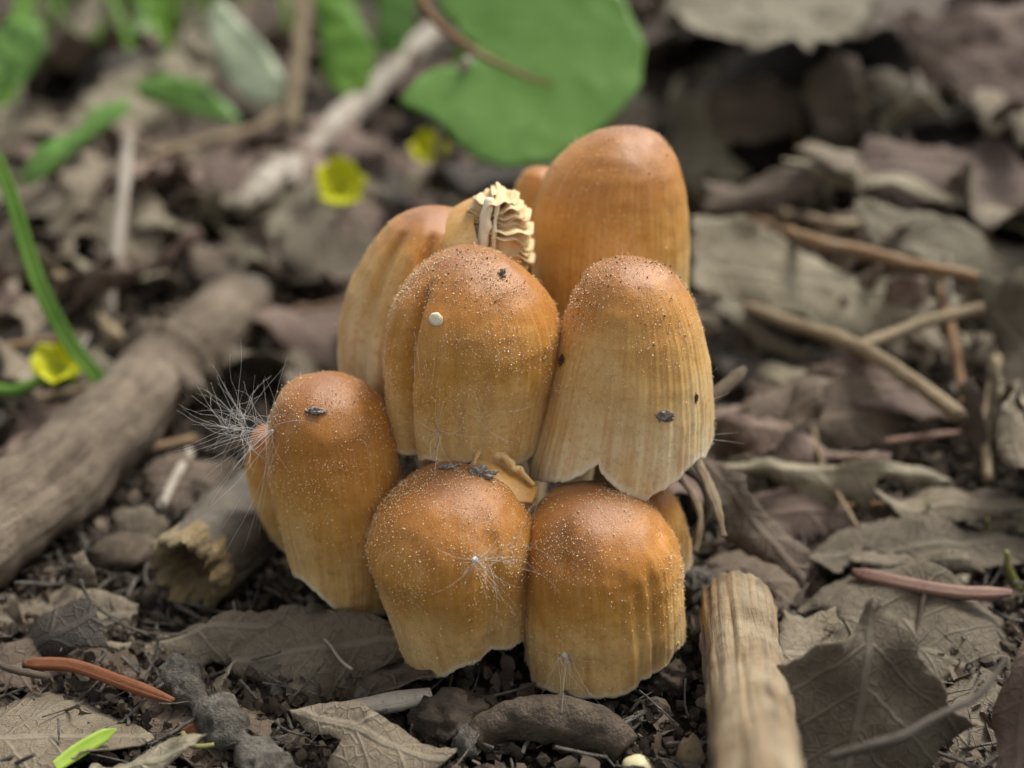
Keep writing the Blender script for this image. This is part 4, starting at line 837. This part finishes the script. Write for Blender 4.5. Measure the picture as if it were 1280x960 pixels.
_b = on_ground(1190, 416, -0.1); _d = depth_of(_b)
stick('dry_stalk', 'thin upright grey stalk in front of the bank leaves', [_b, at(1186, 370, _d - 0.2), at(1184, 320, _d - 0.2)], 0.06, M_STALK, 8, 'stalk')
stick('twig', 'grey cut twig end poking out behind the ragged-rimmed mushroom', [(880, 508, 14.9), (905, 484, 15.0), (932, 456, 15.1)], lambda t: 0.08 * (1 - 0.5 * max(0, t - 0.85) / 0.15), M_BARK, 12, rough=0.12)
stick('twig', 'twisted fibrous root strand under the ragged rim', [(842, 590, 15.0), (862, 618, 14.9), (872, 650, 14.8), (866, 690, 14.7)], 0.045, M_TWIG, 8, rough=0.5, rs=5, flat=0.6)
stick('twig', 'pale root strand leaning against the crumpled brown leaf', [(862, 566, 14.9), (884, 600, 14.7), (898, 636, 14.5), (908, 668, 14.4)], lambda t: 0.075 - 0.03 * t, M_TWIG, 10, rough=0.45, rs=4, flat=0.5)
stick('twig', 'dark looped root strand in the gap beside the little ribbed mushroom', [(850, 580, 15.2), (878, 604, 15.1), (888, 636, 15.0), (874, 662, 15.0)], 0.045, M_BARKD, 8, rough=0.5, rs=5)
stick('leaf_petiole', 'curved grey leaf petiole sweeping beside the crumpled leaf', [(1040, 946, 11.4), (1110, 924, 11.3), (1170, 897, 11.4), (1222, 868, 11.6), (1262, 820, 11.8)], lambda t: 0.045 - 0.02 * t, M_BARKD, 10, 'petiole')
stick('leaf_petiole', 'thin thread-like petiole on the curved mauve-grey leaf', [(376, 782, 14.2), (405, 800, 14.0), (430, 826, 13.8), (444, 836, 13.7)], 0.018, M_STALK, 8, 'petiole', lift=0.36)
# needles
def needle(label, pts, r, mat, lift=0.3):
    P = spline(og(pts, lift), 40); e = empty('conifer_needle', P[0]); tag(e, label, 'needle')
    V, F, A = tube(P, lambda t: r * (0.55 + 0.45 * min(1, t * 12)) * (0.5 + 0.5 * min(1, (1 - t) * 6)), 24)
    for i in range(len(P)):
        for k in range(24):
            a = 2 * math.pi * k / 24; q = V[i * 24 + k]; V[i * 24 + k] = P[i] + (q - P[i]) * (0.82 + 0.18 * abs(math.cos(2 * a)) ** 0.7)
    me = mesh('shaft', V, F); attr(me, 'tubeco', A); link('shaft', me, mat, e)
    t0 = [P[0] - (P[2] - P[0]).normalized() * 0.02, P[0], P[1]]
    link('base', tube_mesh('base', t0, r * 0.62, 14), M_DARKGRAIN, e)
needle('russet dry conifer needle lying above the broad grey-brown leaf', [(32, 830, 13.2), (90, 832, 13.1), (150, 852, 12.9), (216, 876, 12.7)], 0.072, M_NEEDLE)
needle('mauve-brown conifer needle with a dark tip on the veined grey leaf', [(1068, 716, 13.6), (1130, 730, 13.5), (1200, 741, 13.45), (1264, 741, 13.5)], 0.082, M_NEEDLEP, 0.42)
needle('reddish conifer needle in the hollow behind the scalloped leaf', [(1105, 552, 15.6), (1150, 546, 15.7), (1200, 540, 15.8)], 0.045, M_NEEDLEP, 0.45)
# buds and stubs
stick('green_stub', 'pale green shoot stub in the hollow below the scalloped leaf', [(1160, 628, 15.0), (1166, 642, 14.9), (1176, 662, 14.7)], lambda t: 0.05 * (0.35 + 0.65 * t), M_BUDG, 10, 'shoot', 12, lift=[0.35, 0.15, -0.05])
stick('green_stub', 'ochre-green bud standing at the end of the mauve needle', [(1258, 690, 13.9), (1262, 715, 13.8), (1272, 738, 13.7)], lambda t: 0.025 + 0.045 * t, M_BUDG, 10, 'bud', 12, lift=[0.45, 0.2, -0.05])
stick('green_stub', 'small ochre stub above the mauve needle', [(1236, 650, 14.6), (1238, 662, 14.5), (1242, 680, 14.4)], lambda t: 0.02 + 0.03 * t, M_BUDG, 10, 'shoot', 12, lift=[0.35, 0.15, -0.05])
blade('lime green sprout lying on the broad grey-brown leaf', [(70, 958, 11.4), (92, 942, 11.6), (120, 925, 11.8), (146, 911, 12.0)], 0.14, M_SPROUT, 'green_sprout', None, 0.15, 0.28)
stick('plant_thread', 'curled yellow plant thread beside the crusty twig', [(228, 916, 12.3), (236, 928, 12.2), (250, 932, 12.2), (268, 930, 12.2)], 0.025, M_BUDG, 8, 'fibre', 20, lift=0.22)
# crusty twig
CP = spline(og([(215, 838), (240, 866), (268, 895), (300, 928), (340, 970)], 0.18), 70)
def cr_(t): return 0.17 + 0.05 * math.sin(t * 14) + 0.02 * math.sin(t * 31)
tag(link('crusty_twig', tube_mesh('crusty_twig', CP, lambda t: cr_(t) * min(1, t * 18 + 0.35), 36, rough=0.42, rs=4.5, seed=3), M_CRUST), 'knobbly crusted dark twig lying beside the russet needle', 'twig')
# husk and pod
hp = og([(405, 884), (450, 882), (500, 876), (540, 866)], [0.3, 0.22, 0.2, 0.25])
stick('seed_husk', 'pointed tan seed husk lying below the squat mushroom', hp, lambda t: 0.012 + 0.12 * math.sin(math.pi * min(0.9, t * 0.8)), M_STALK, 18, 'husk', 40, 0.08, 3.0, None, 0.6)
pp_ = og([(598, 928), (632, 905), (690, 897), (745, 905), (782, 936)], [0.05, 0.2, 0.28, 0.22, 0.05])
stick('bark_curl', 'arched brown bark curl below the broad mushroom', pp_, lambda t: 0.16 + 0.05 * math.sin(math.pi * t), M_POD, 36, 'bark', 70, 0.30, 2.6)
def lump(name, label, cat, p, r, mat, seed, sq=(1, 1, 0.7), det=3, amp=0.35, freq=2.0, group=None, kind=None):
    bm = bmesh.new(); bmesh.ops.create_icosphere(bm, subdivisions=det, radius=1.0)
    for v in bm.verts:
        k = 1 + amp * fn(v.co, freq, seed); v.co = Vector((v.co.x * sq[0], v.co.y * sq[1], v.co.z * sq[2])) * (r * k)
    me = bpy.data.meshes.new(name); bm.to_mesh(me); bm.free(); me.polygons.foreach_set('use_smooth', [True] * len(me.polygons))
    o = link(name, me, mat); o.location = p; tag(o, label, cat, group, kind); return o
lump('soil_clod', 'rounded brown soil pellet beside the arched bark curl', 'clod', on_ground(614, 882, 0.08), 0.085, M_POD, 3, (1, 1, 1.2))
lump('soil_clod', 'lumpy dark soil clod between the husk and the arched bark curl', 'clod', on_ground(560, 902, 0.08), 0.32, M_CRUMB, 5, (1.1, 1, 0.8), 4, 0.4, 2.5)
lump('soil_clod', 'pale crumb of rotten wood against the arched bark curl', 'clod', on_ground(582, 930, 0.08), 0.16, M_CRUST, 6, (0.8, 1, 1.1), 3, 0.5, 2.5)
lump('seed', 'cream-yellow seed below the arched bark curl', 'seed', on_ground(796, 957, 0.08), 0.11, M_PEBBLE, 9, (1.2, 1, 0.8), 3, 0.08)
lump('soil_clod', 'small rusty bud scale beside the yellow thread', 'scale', on_ground(240, 912, 0.08), 0.09, M_NEEDLE, 10, (1.3, 1, 0.8), 3, 0.25)
lump('soil_clod', 'dark purplish clod behind the bleached stick by the broad rim', 'clod', on_ground(838, 846, 0.08), 0.2, M_CRUMB, 14, (1, 1, 0.8), 4, 0.45, 2.5)
lump('soil_clod', 'grey mossy clod above the cut end of the bleached stick', 'clod', on_ground(872, 735, 0.08), 0.2, M_CRUST, 15, (0.9, 1, 1.0), 4, 0.5, 3.0)
lump('bark_scrap', 'orange-tan bark scrap against the bleached stick', 'bark', on_ground(862, 945, 0.08), 0.16, M_STICK, 16, (0.8, 0.5, 1.3), 3, 0.3)
lump('stone', 'rounded grey stone in the shadow behind the hollow branch', 'stone', on_ground(150, 690, 0.1), 0.3, M_POD, 19, (1.2, 1, 0.6), 3, 0.2)

# ------------------------------------------------------------------ bits resting on the caps
def on_cap(V, px, py): return front_point(V, px, py)[0]
def crumb(label, V, px, py, r, mat, seed, sq=(1.2, 0.8, 0.9), amp=1.0, name='grit_crumb'):
    p = on_cap(V, px, py); d = (CAM - p).normalized(); return lump(name, label, 'crumb', p + d * r * 0.35, r, mat, seed, sq, 4, amp, 2.2)
crumb('gritty grey crumb resting on the squat mushroom by its torn flap', Vf, 603, 588, 0.075, M_GRIT, 3, (1.5, 0.8, 0.8))
crumb('blackish crumb in the crease behind the squat mushroom crown', Vf, 562, 579, 0.045, M_GRIT, 13, (1.8, 0.8, 0.5))
crumb('grey grit crumb stuck on the ragged-rimmed mushroom', Vr, 835, 521, 0.048, M_GRIT, 4, (1.6, 0.7, 1.0))
crumb('tiny dark crumb near the edge of the ragged-rimmed mushroom', Vr, 874, 498, 0.025, M_DARKGRAIN, 5, (0.8, 0.8, 1.4))
crumb('dark crumb on the shaded flank of the ragged-rimmed mushroom', Vr, 698, 450, 0.035, M_DARKGRAIN, 6, (0.8, 0.8, 1.4))
crumb('small dark crumb high on the spotted mushroom', Vm, 632, 340, 0.035, M_GRIT, 7, (0.8, 0.8, 1.4))
crumb('dark wispy crumb on the crown of the leaning mushroom', Vl, 393, 509, 0.05, M_GRIT, 8, (1.6, 0.7, 0.7), 0.9)
p = on_cap(Vm, 542, 397); d_ = (CAM - p).normalized()
bm = bmesh.new(); bmesh.ops.create_icosphere(bm, subdivisions=3, radius=1.0)
for v in bm.verts: v.co = Vector((v.co.x * 0.075, v.co.y * 0.066, v.co.z * 0.018)) * (1 + 0.15 * fn(v.co, 2, 3))
me = bpy.data.meshes.new('pale_scale'); bm.to_mesh(me); bm.free(); me.polygons.foreach_set('use_smooth', [True] * len(me.polygons))
o = link('pale_scale', me, M_FLESH); nn_ = Vector((-0.45, -0.85, 0.25)).normalized(); o.matrix_world = plane_frame(p + nn_ * 0.012, nn_); tag(o, 'round cream scale stuck on the spotted mushroom cap', 'scale')

# ------------------------------------------------------------------ silky seed tufts and stray hairs
def hair_mesh(name, strands, r):
    V = []; F = []
    for P in strands:
        n = len(P); base = len(V); v, f, a = tube(P, lambda t: r * (1 - 0.6 * t), 4, cap=True, base=base); V += v; F += f
    return mesh(name, V, F)
def strand(p, d, L, bend, rr, n=9):
    out = [p]; d = d.normalized(); c = Vector((rr.gauss(0, 1), rr.gauss(0, 1), rr.gauss(0, 1))) * bend
    for k in range(n - 1):
        d = (d + c / n + Vector((rr.gauss(0, 1), rr.gauss(0, 1), rr.gauss(0, 1))) * bend * 0.12).normalized(); out.append(out[-1] + d * (L / n))
    return out
def tuft(label, p, main, spread, count, Lr, bend, seed, r=0.0032, core=0.03, loose=()):
    rr = random.Random(seed); e = empty('seed_tuft', p); tag(e, label, 'seed tuft'); S = []
    for k in range(count):
        d = Vector(main).normalized() + Vector((rr.gauss(0, 1), rr.gauss(0, 0.7), rr.gauss(0, 1))) * spread
        q = p + Vector((rr.gauss(0, .012), rr.gauss(0, .012), rr.gauss(0, .012))); S.append(strand(q, d, rr.uniform(*Lr), bend, rr))
    for (q, d, n_, L_, b_) in loose:
        for k in range(n_):
            S.append(strand(q + Vector((rr.gauss(0, .06), rr.gauss(0, .05), rr.gauss(0, .06))), Vector(d) + Vector((rr.gauss(0, .6), rr.gauss(0, .4), rr.gauss(0, .6))), rr.uniform(0.5, 1) * L_, b_, rr, 12))
    h = link('silk_hairs', hair_mesh('silk_hairs', S, r), M_HAIR, e); tag(h, kind='stuff')
    bm = bmesh.new(); bmesh.ops.create_icosphere(bm, subdivisions=2, radius=core)
    for v in bm.verts: v.co = v.co * (1 + 0.4 * fn(v.co / core, 1.5, seed)) + p
    me = bpy.data.meshes.new('core'); bm.to_mesh(me); bm.free(); link('core', me, M_HAIR, e)
def proud(V, px, py, k=0.03):
    p = on_cap(V, px, py); return p + (CAM - p).normalized() * k
q = proud(Vl, 336, 540, 0.05)
knot = q + Vector((-0.28, -0.02, 0.03))
tuft('dishevelled silky white seed tuft on the flank of the leaning mushroom', q, (-0.7, -0.25, 0.05), 0.55, 22, (0.4, 1.0), 0.5, 3, 0.0015,
     0.02, [(knot, (-0.5, -0.1, 0.0), 26, 0.9, 2.6), (knot, (-0.1, -0.1, 1.0), 12, 1.2, 0.3), (q, (0.2, -0.3, -1.0), 16, 1.5, 0.3), (q, (0.6, -0.2, 1.0), 9, 0.9, 0.4), (knot, (-1, 0, -0.3), 10, 0.8, 0.4)])
q = proud(Vf, 598, 701)
tuft('starry white seed tuft lying on the squat mushroom beside the broad one', q, (0.35, -0.35, 0.1), 0.85, 26, (0.2, 0.6), 0.7, 5, 0.0014, 0.028, [(q + Vector((0.3, -0.05, 0.05)), (0.5, -0.3, 0.7), 14, 0.8, 0.9), (q, (0.4, -0.5, -1), 7, 0.8, 0.5), (q, (-0.6, -0.2, 1.0), 4, 0.8, 0.4)])
q = proud(Vg, 704, 823)
tuft('small starry white seed tuft low on the broad square-shouldered mushroom', q, (0.1, -0.5, -0.3), 0.9, 22, (0.15, 0.42), 0.35, 7, 0.0015, 0.03, [(q, (0.0, -0.4, -1), 12, 0.9, 0.2)])
q = proud(Vm, 548, 545)
tuft('wispy tangle of silk hairs across the foot of the spotted mushroom', q, (0.2, -0.4, 0.3), 0.9, 16, (0.3, 0.8), 0.6, 9, 0.0015, 0.006, [(proud(Vm, 530, 480), (0.1, -0.2, 1), 6, 0.8, 0.5), (proud(Vm, 600, 530), (0.6, -0.2, 0.5), 8, 0.6, 0.6)])
rr = random.Random(77); S = []
for px, py, d, L_ in [(889, 545, (1, -.1, .2), .35), (889, 552, (1, 0, -.2), .4), (890, 500, (1, 0, .3), .25), (768, 318, (0, 0, 1), .13), (779, 317, (.05, 0, 1), .15), (885, 470, (1, 0, .5), .2)]:
    S.append(strand(on_cap(Vr, px, py), Vector(d), L_, 0.25, rr))
e = empty('stray_hairs', on_cap(Vr, 889, 545)); tag(e, 'few fine stray hairs sticking out from the ragged-rimmed mushroom', 'hairs'); h = link('hair_strands', hair_mesh('hair_strands', S, 0.0016), M_HAIR, e); tag(h, kind='stuff')

# ------------------------------------------------------------------ the rest of the leaf litter
def leaf_outline(kind, L, Wd, rr):
    n = 34; pts = []
    for side in (1, -1):
        rng_ = range(n) if side == 1 else range(n - 1, -1, -1)
        for i in rng_:
            s_ = i / (n - 1)
            if kind == 0: w_ = math.sin(math.pi * s_ ** 0.75) ** 0.8
            elif kind == 1: w_ = math.sin(math.pi * s_ ** 0.9) ** 0.7 * (0.72 + 0.28 * math.sin(s_ * 22 + side))
            else: w_ = (math.sin(math.pi * s_) ** 0.5) * (0.75 + 0.35 * noise.noise(Vector((s_ * 4, side, L * 7))))
            w_ *= 1 + 0.05 * math.sin(s_ * 75)
            pts.append((s_ * L - L / 2, side * max(0.012, w_ * Wd / 2) * (1 + rr.uniform(-.03, .03)) + (0.004 * side)))
    return pts
LITTER = []
for k in range(15):
    rr = random.Random(100 + k); kind = k % 3; L = rr.uniform(2.2, 3.6) if kind < 2 else rr.uniform(1.1, 2.0); Wd = L * rr.uniform(0.45, 0.7)
    c1, c2, am = rr.uniform(-0.35, 0.35), rr.uniform(-0.12, 0.12), rr.uniform(0.12, 0.26); sdk = 40 + k * 3.3
    def zf(u, v, a, b, L_, c1=c1, c2=c2, am=am, sdk=sdk): return c1 * b * b + c2 * (a - L_ / 2) ** 2 + am * fn((u, v, sdk), 0.9, sdk, 3)
    cut = rr.uniform(0.28, 0.5)
    me = sheet(leaf_outline(kind, L, Wd, rr), 0.13, zf, 0.02, sdk, 0.08, ((-L / 2, 0), (L / 2, 0)), (lambda u, v, sdk=sdk, cut=cut: noise.noise(Vector((u * 1.1, v * 1.1, sdk))) > cut), 0.45)
    LITTER.append((kind, me))
MK = ['grey', 'tan', 'brown', 'pink', 'dark']
MCOPY = {}
def litter_mesh(i, mt):
    if (i, mt) not in MCOPY:
        me = LITTER[i][1].copy(); me.materials.clear(); me.materials.append(LM[mt]); MCOPY[(i, mt)] = me
    return MCOPY[(i, mt)]
KINDN = ['toothed', 'wavy-lobed', 'torn']; COLN = {'grey': 'grey', 'tan': 'pale tan', 'brown': 'brown', 'pink': 'pinkish-brown', 'dark': 'blackish'}
LAND = [('the log joint', at(200, 460, 20.5)), ('the log butt', at(20, 640, 17.2)), ('the hollow branch', A0), ('the pale stalk', at(420, 155, 24.5)), ('the stalk top', at(520, 60, 28)), ('the round leaf', at(650, 150, 21)),
        ('the upright grey stalk', at(145, 300, 21.5)), ('the grassy corner', at(30, 60, 32)), ('the small pale leaf', at(300, 70, 30)), ('the bank cavity', at(1080, 140, 23)), ('the rusty stem', at(1050, 310, 18)), ('the olive-brown stem', at(1150, 480, 16.2)),
        ('the hook leaf', at(1240, 520, 16)), ('the mauve needle', at(1160, 735, 13.5)), ('the bleached stick', at(930, 850, 12)), ('the russet needle', at(120, 850, 13)), ('the tallest mushroom', at(760, 250, 15.5)), ('the yellow flower', at(426, 236, 21.5)),
        ('the grass beyond', at(120, 40, 45)), ('the bank top', at(1000, -10, 30)), ('the far litter', at(620, -10, 48))]
rl_ = random.Random(2024); placed = 0; tries = 0
while placed < 230 and tries < 5000:
    tries += 1
    px, py = rl_.uniform(-120, 1400), rl_.uniform(-60, 930)
    p = on_ground(px, py, 0.0)
    if depth_of(p) > 75: continue
    if -3.0 < p.x < 2.3 and -1.9 < p.y < 2.6: continue
    if 800 < px < 1240 and 20 < py < 215: continue
    if px > 860 and 240 < py < 760 and rl_.random() < 0.78: continue
    if min((q_ - p).length for q_ in LP) < 1.5 or min((q_ - p).length for q_ in HP) < 1.3: continue
    if p.y < 0.5 and rl_.random() < 0.55: continue
    small = p.y < 2.0
    i = rl_.randrange(15)
    if small and LITTER[i][0] != 2: continue
    wts = [3, 1.6, 3, 2, 1.8] if px > 640 else [2.4, 1.8, 3, 3.4, 1.5]
    mt = rl_.choices(MK, wts)[0]
    o = bpy.data.objects.new('litter_leaf', litter_mesh(i, mt)); col.objects.link(o)
    e_ = 0.4; gn = Vector((-(G(p.x + e_, p.y) - G(p.x - e_, p.y)) / (2 * e_), -(G(p.x, p.y + e_) - G(p.x, p.y - e_)) / (2 * e_), 1)).normalized()
    tilt = 0.12 if small else 0.38
    gn = (gn + Vector((rl_.gauss(0, tilt), rl_.gauss(0, tilt), 0))).normalized()
    sc_ = rl_.uniform(0.6, 0.95) if small else rl_.uniform(0.8, 1.25)
    o.matrix_world = plane_frame(p + Vector((0, 0, 0.06 if small else rl_.uniform(0.05, 0.35))), gn) @ Matrix.Rotation(rl_.uniform(0, 6.28), 4, 'Z') @ Matrix.Scale(sc_, 4)
    nls = sorted(LAND, key=lambda q: (q[1] - p).length); nl = nls[0]
    size_ = 'small' if LITTER[i][0] == 2 or small else 'large' if sc_ > 1.05 else 'mid-sized'
    nm = f'{size_} {COLN[mt]} {KINDN[LITTER[i][0]]} dead leaf near {nl[0]} and {nls[1][0]}'
    tag(o, nm, 'leaf', f'litter leaves near {nl[0]}'); placed += 1
# dry stalk scraps
for k in range(34):
    while True:
        px, py = rl_.uniform(-60, 1340), rl_.uniform(-20, 930); p = on_ground(px, py, 0.0)
        if depth_of(p) < 60 and not (-3.0 < p.x < 2.3 and -1.9 < p.y < 2.6) and not (p.y < 1 and rl_.random() < 0.6): break
    a = rl_.uniform(0, math.pi); L = rl_.uniform(1.0, 3.5) * (0.45 if p.y < 1 else 1); d = Vector((math.cos(a), math.sin(a), 0)) * L / 2
    z = lambda q, h: Vector((q.x, q.y, G(q.x, q.y) + h)); h0 = rl_.uniform(0.05, 0.35)
    P = spline([z(p - d, h0), z(p + Vector((rl_.gauss(0, .1), rl_.gauss(0, .1), 0)), h0 + 0.08), z(p + d, h0 + rl_.uniform(-.05, .4))], 16); mt = rl_.choice([(M_TWIG, 'tan'), (M_BARK, 'grey-brown') if p.y < 2 else (M_STALK, 'pale grey'), (M_TWIGR, 'rusty')])
    o = link('litter_twig', tube_mesh('litter_twig', P, rl_.uniform(0.025, 0.07) * (0.6 if p.y < 1 else 1), 8, rough=0.12), mt[0]); tag(o, f'{mt[1]} scrap of dry twig lying loose in the leaf litter', 'twig', f'{mt[1]} twig scraps in the litter')
    o['label'] = f'{mt[1]} scrap of dry twig in the litter near {sorted(LAND, key=lambda q: (q[1] - p).length)[0][0]}'
# far grass, uncountable
GV = []; GF = []; GA = []
rg = random.Random(9)
for k in range(700):
    x = rg.uniform(-26, 2); y = rg.uniform(15, 60)
    if rg.random() < sm(-12, 3, x) * 0.8: continue
    b = Vector((x, y, G(x, y) - 0.05)); hgt = rg.uniform(1.5, 5.5); a = rg.uniform(0, 6.28); le = Vector((math.cos(a), math.sin(a), 0)) * hgt * rg.uniform(0.1, 0.7); wv = Vector((-math.sin(a), math.cos(a), 0)) * rg.uniform(0.1, 0.2)
    base = len(GV)
    for i in range(7):
        t = i / 6; c_ = b + Vector((0, 0, hgt * (t - 0.25 * t * t))) + le * t * t; ww = wv * (1 - t * 0.92)
        GV += [c_ - ww, c_ + ww]; GA += [(t * hgt + k, -0.1, 0), (t * hgt + k, 0.1, 0)]
    for i in range(6): GF.append((base + 2 * i, base + 2 * i + 1, base + 2 * i + 3, base + 2 * i + 2))
me = mesh('grass', GV, GF); attr(me, 'leafco', GA); tag(link('grass', me, LM['grass']), 'loose green grass growing beyond the litter', 'grass', kind='stuff')
# soil crumbs and leaf crumbs: too many to count
def crumbs(name, label, n, rmin, rmax, mat, seed, box, near=False, flat=1.0):
    rg = np.random.default_rng(seed); OC = np.array([(1, 0, 0), (-1, 0, 0), (0, 1, 0), (0, -1, 0), (0, 0, 1), (0, 0, -1), (.6, .6, .5), (-.6, .55, .55), (.5, -.6, .6), (-.6, -.6, .5)], float)
    OF = np.array([(0, 6, 4), (6, 2, 4), (2, 7, 4), (7, 1, 4), (1, 9, 4), (9, 3, 4), (3, 8, 4), (8, 0, 4), (0, 2, 6), (2, 1, 7), (1, 3, 9), (3, 0, 8), (2, 0, 5), (1, 2, 5), (3, 1, 5), (0, 3, 5)])
    pts = []
    while len(pts) < n:
        x, y = rg.uniform(box[0], box[1]), rg.uniform(box[2], box[3])
        pts.append((x, y, G(x, y) - 0.06 + rg.random() * 0.12))
    sz = rmin + (rmax - rmin) * rg.random(n) ** 3; Q, _ = np.linalg.qr(rg.normal(size=(n, 3, 3)))
    sc = OC[None] * sz[:, None, None] * (0.6 + 0.7 * rg.random((n, 10, 1))) * np.array([1, 1, flat])
    Vv = np.einsum('nij,nkj->nki', Q, sc) + np.array(pts)[:, None, :]; Ff = OF[None] + (np.arange(n) * 10)[:, None, None]
    o = link(name, mesh(name, Vv.reshape(-1, 3), Ff.reshape(-1, 3), False), mat); tag(o, label, 'soil', kind='stuff')
crumbs('soil_crumbs', 'loose dark soil crumbs around the mushrooms', 12000, 0.012, 0.10, M_CRUMB, 1, (-6, 6.5, -4.5, 5))
crumbs('litter_crumbs', 'brown flakes of rotten leaf scattered over the soil', 6500, 0.03, 0.17, LM['brown'], 2, (-6, 6.5, -4.5, 8), flat=0.12)
crumbs('pale_crumbs', 'pale flakes of rotten leaf scattered over the soil', 2600, 0.02, 0.10, M_CRUST, 3, (-6, 6.5, -4.5, 8), flat=0.2)
FV = []; FF = []; fr_ = random.Random(55)
for k in range(1300):
    x, y = fr_.uniform(-5.5, 6), fr_.uniform(-4.2, 4); z = G(x, y) + fr_.uniform(-0.02, 0.12); a = fr_.uniform(0, 6.28); L = fr_.uniform(0.15, 0.8)
    d = Vector((math.cos(a), math.sin(a), fr_.uniform(-.15, .35))); p0 = Vector((x, y, z))
    v, f, a_ = tube(strand(p0, d, L, 0.5, fr_, 6), fr_.uniform(0.006, 0.02), 5, base=len(FV)); FV += v; FF += f
me = mesh('root_fibres', FV, FF); tag(link('root_fibres', me, M_CRUST), 'fine root and bark fibres strewn over the soil', 'fibres', kind='stuff')
# leaf litter far out and outside the view: one mass
far_v = []; far_f = []; fa = []
src = LITTER[0][1]; src2 = leaf_outline(0, 3.0, 1.7, random.Random(3))[::3]
rf = random.Random(31)
for k in range(3800):
    r_ = 14 + 130 * rf.random() ** 1.5; a = rf.uniform(0, 6.28); x, y = r_ * math.cos(a), 4 + r_ * math.sin(a)
    if math.hypot(x - CAM.x, y - CAM.y) < 7: continue
    M = plane_frame(Vector((x, y, G(x, y) + rf.uniform(0.02, 0.5))), Vector((rf.gauss(0, .3), rf.gauss(0, .3), 1))) @ Matrix.Rotation(rf.uniform(0, 6.28), 4, 'Z') @ Matrix.Scale(rf.uniform(.7, 1.3), 4)
    base = len(far_v); n_ = len(src2); cu = rf.uniform(-.4, .4)
    far_v.append(M @ Vector((0, 0, 0))); fa.append((k, 0, 0))
    for (u, v) in src2: far_v.append(M @ Vector((u, v, cu * v * v + 0.08 * u * u * rf.uniform(-1, 1)))); fa.append((u + k * 1.3, v, 0))
    far_f += [(base, base + 1 + i, base + 1 + (i + 1) % n_) for i in range(n_)]
me = mesh('leaf_litter', far_v, far_f); attr(me, 'leafco', fa); tag(link('leaf_litter', me, LM['brown']), 'mass of brown dead leaves covering the ground further off', 'leaf litter', kind='stuff')
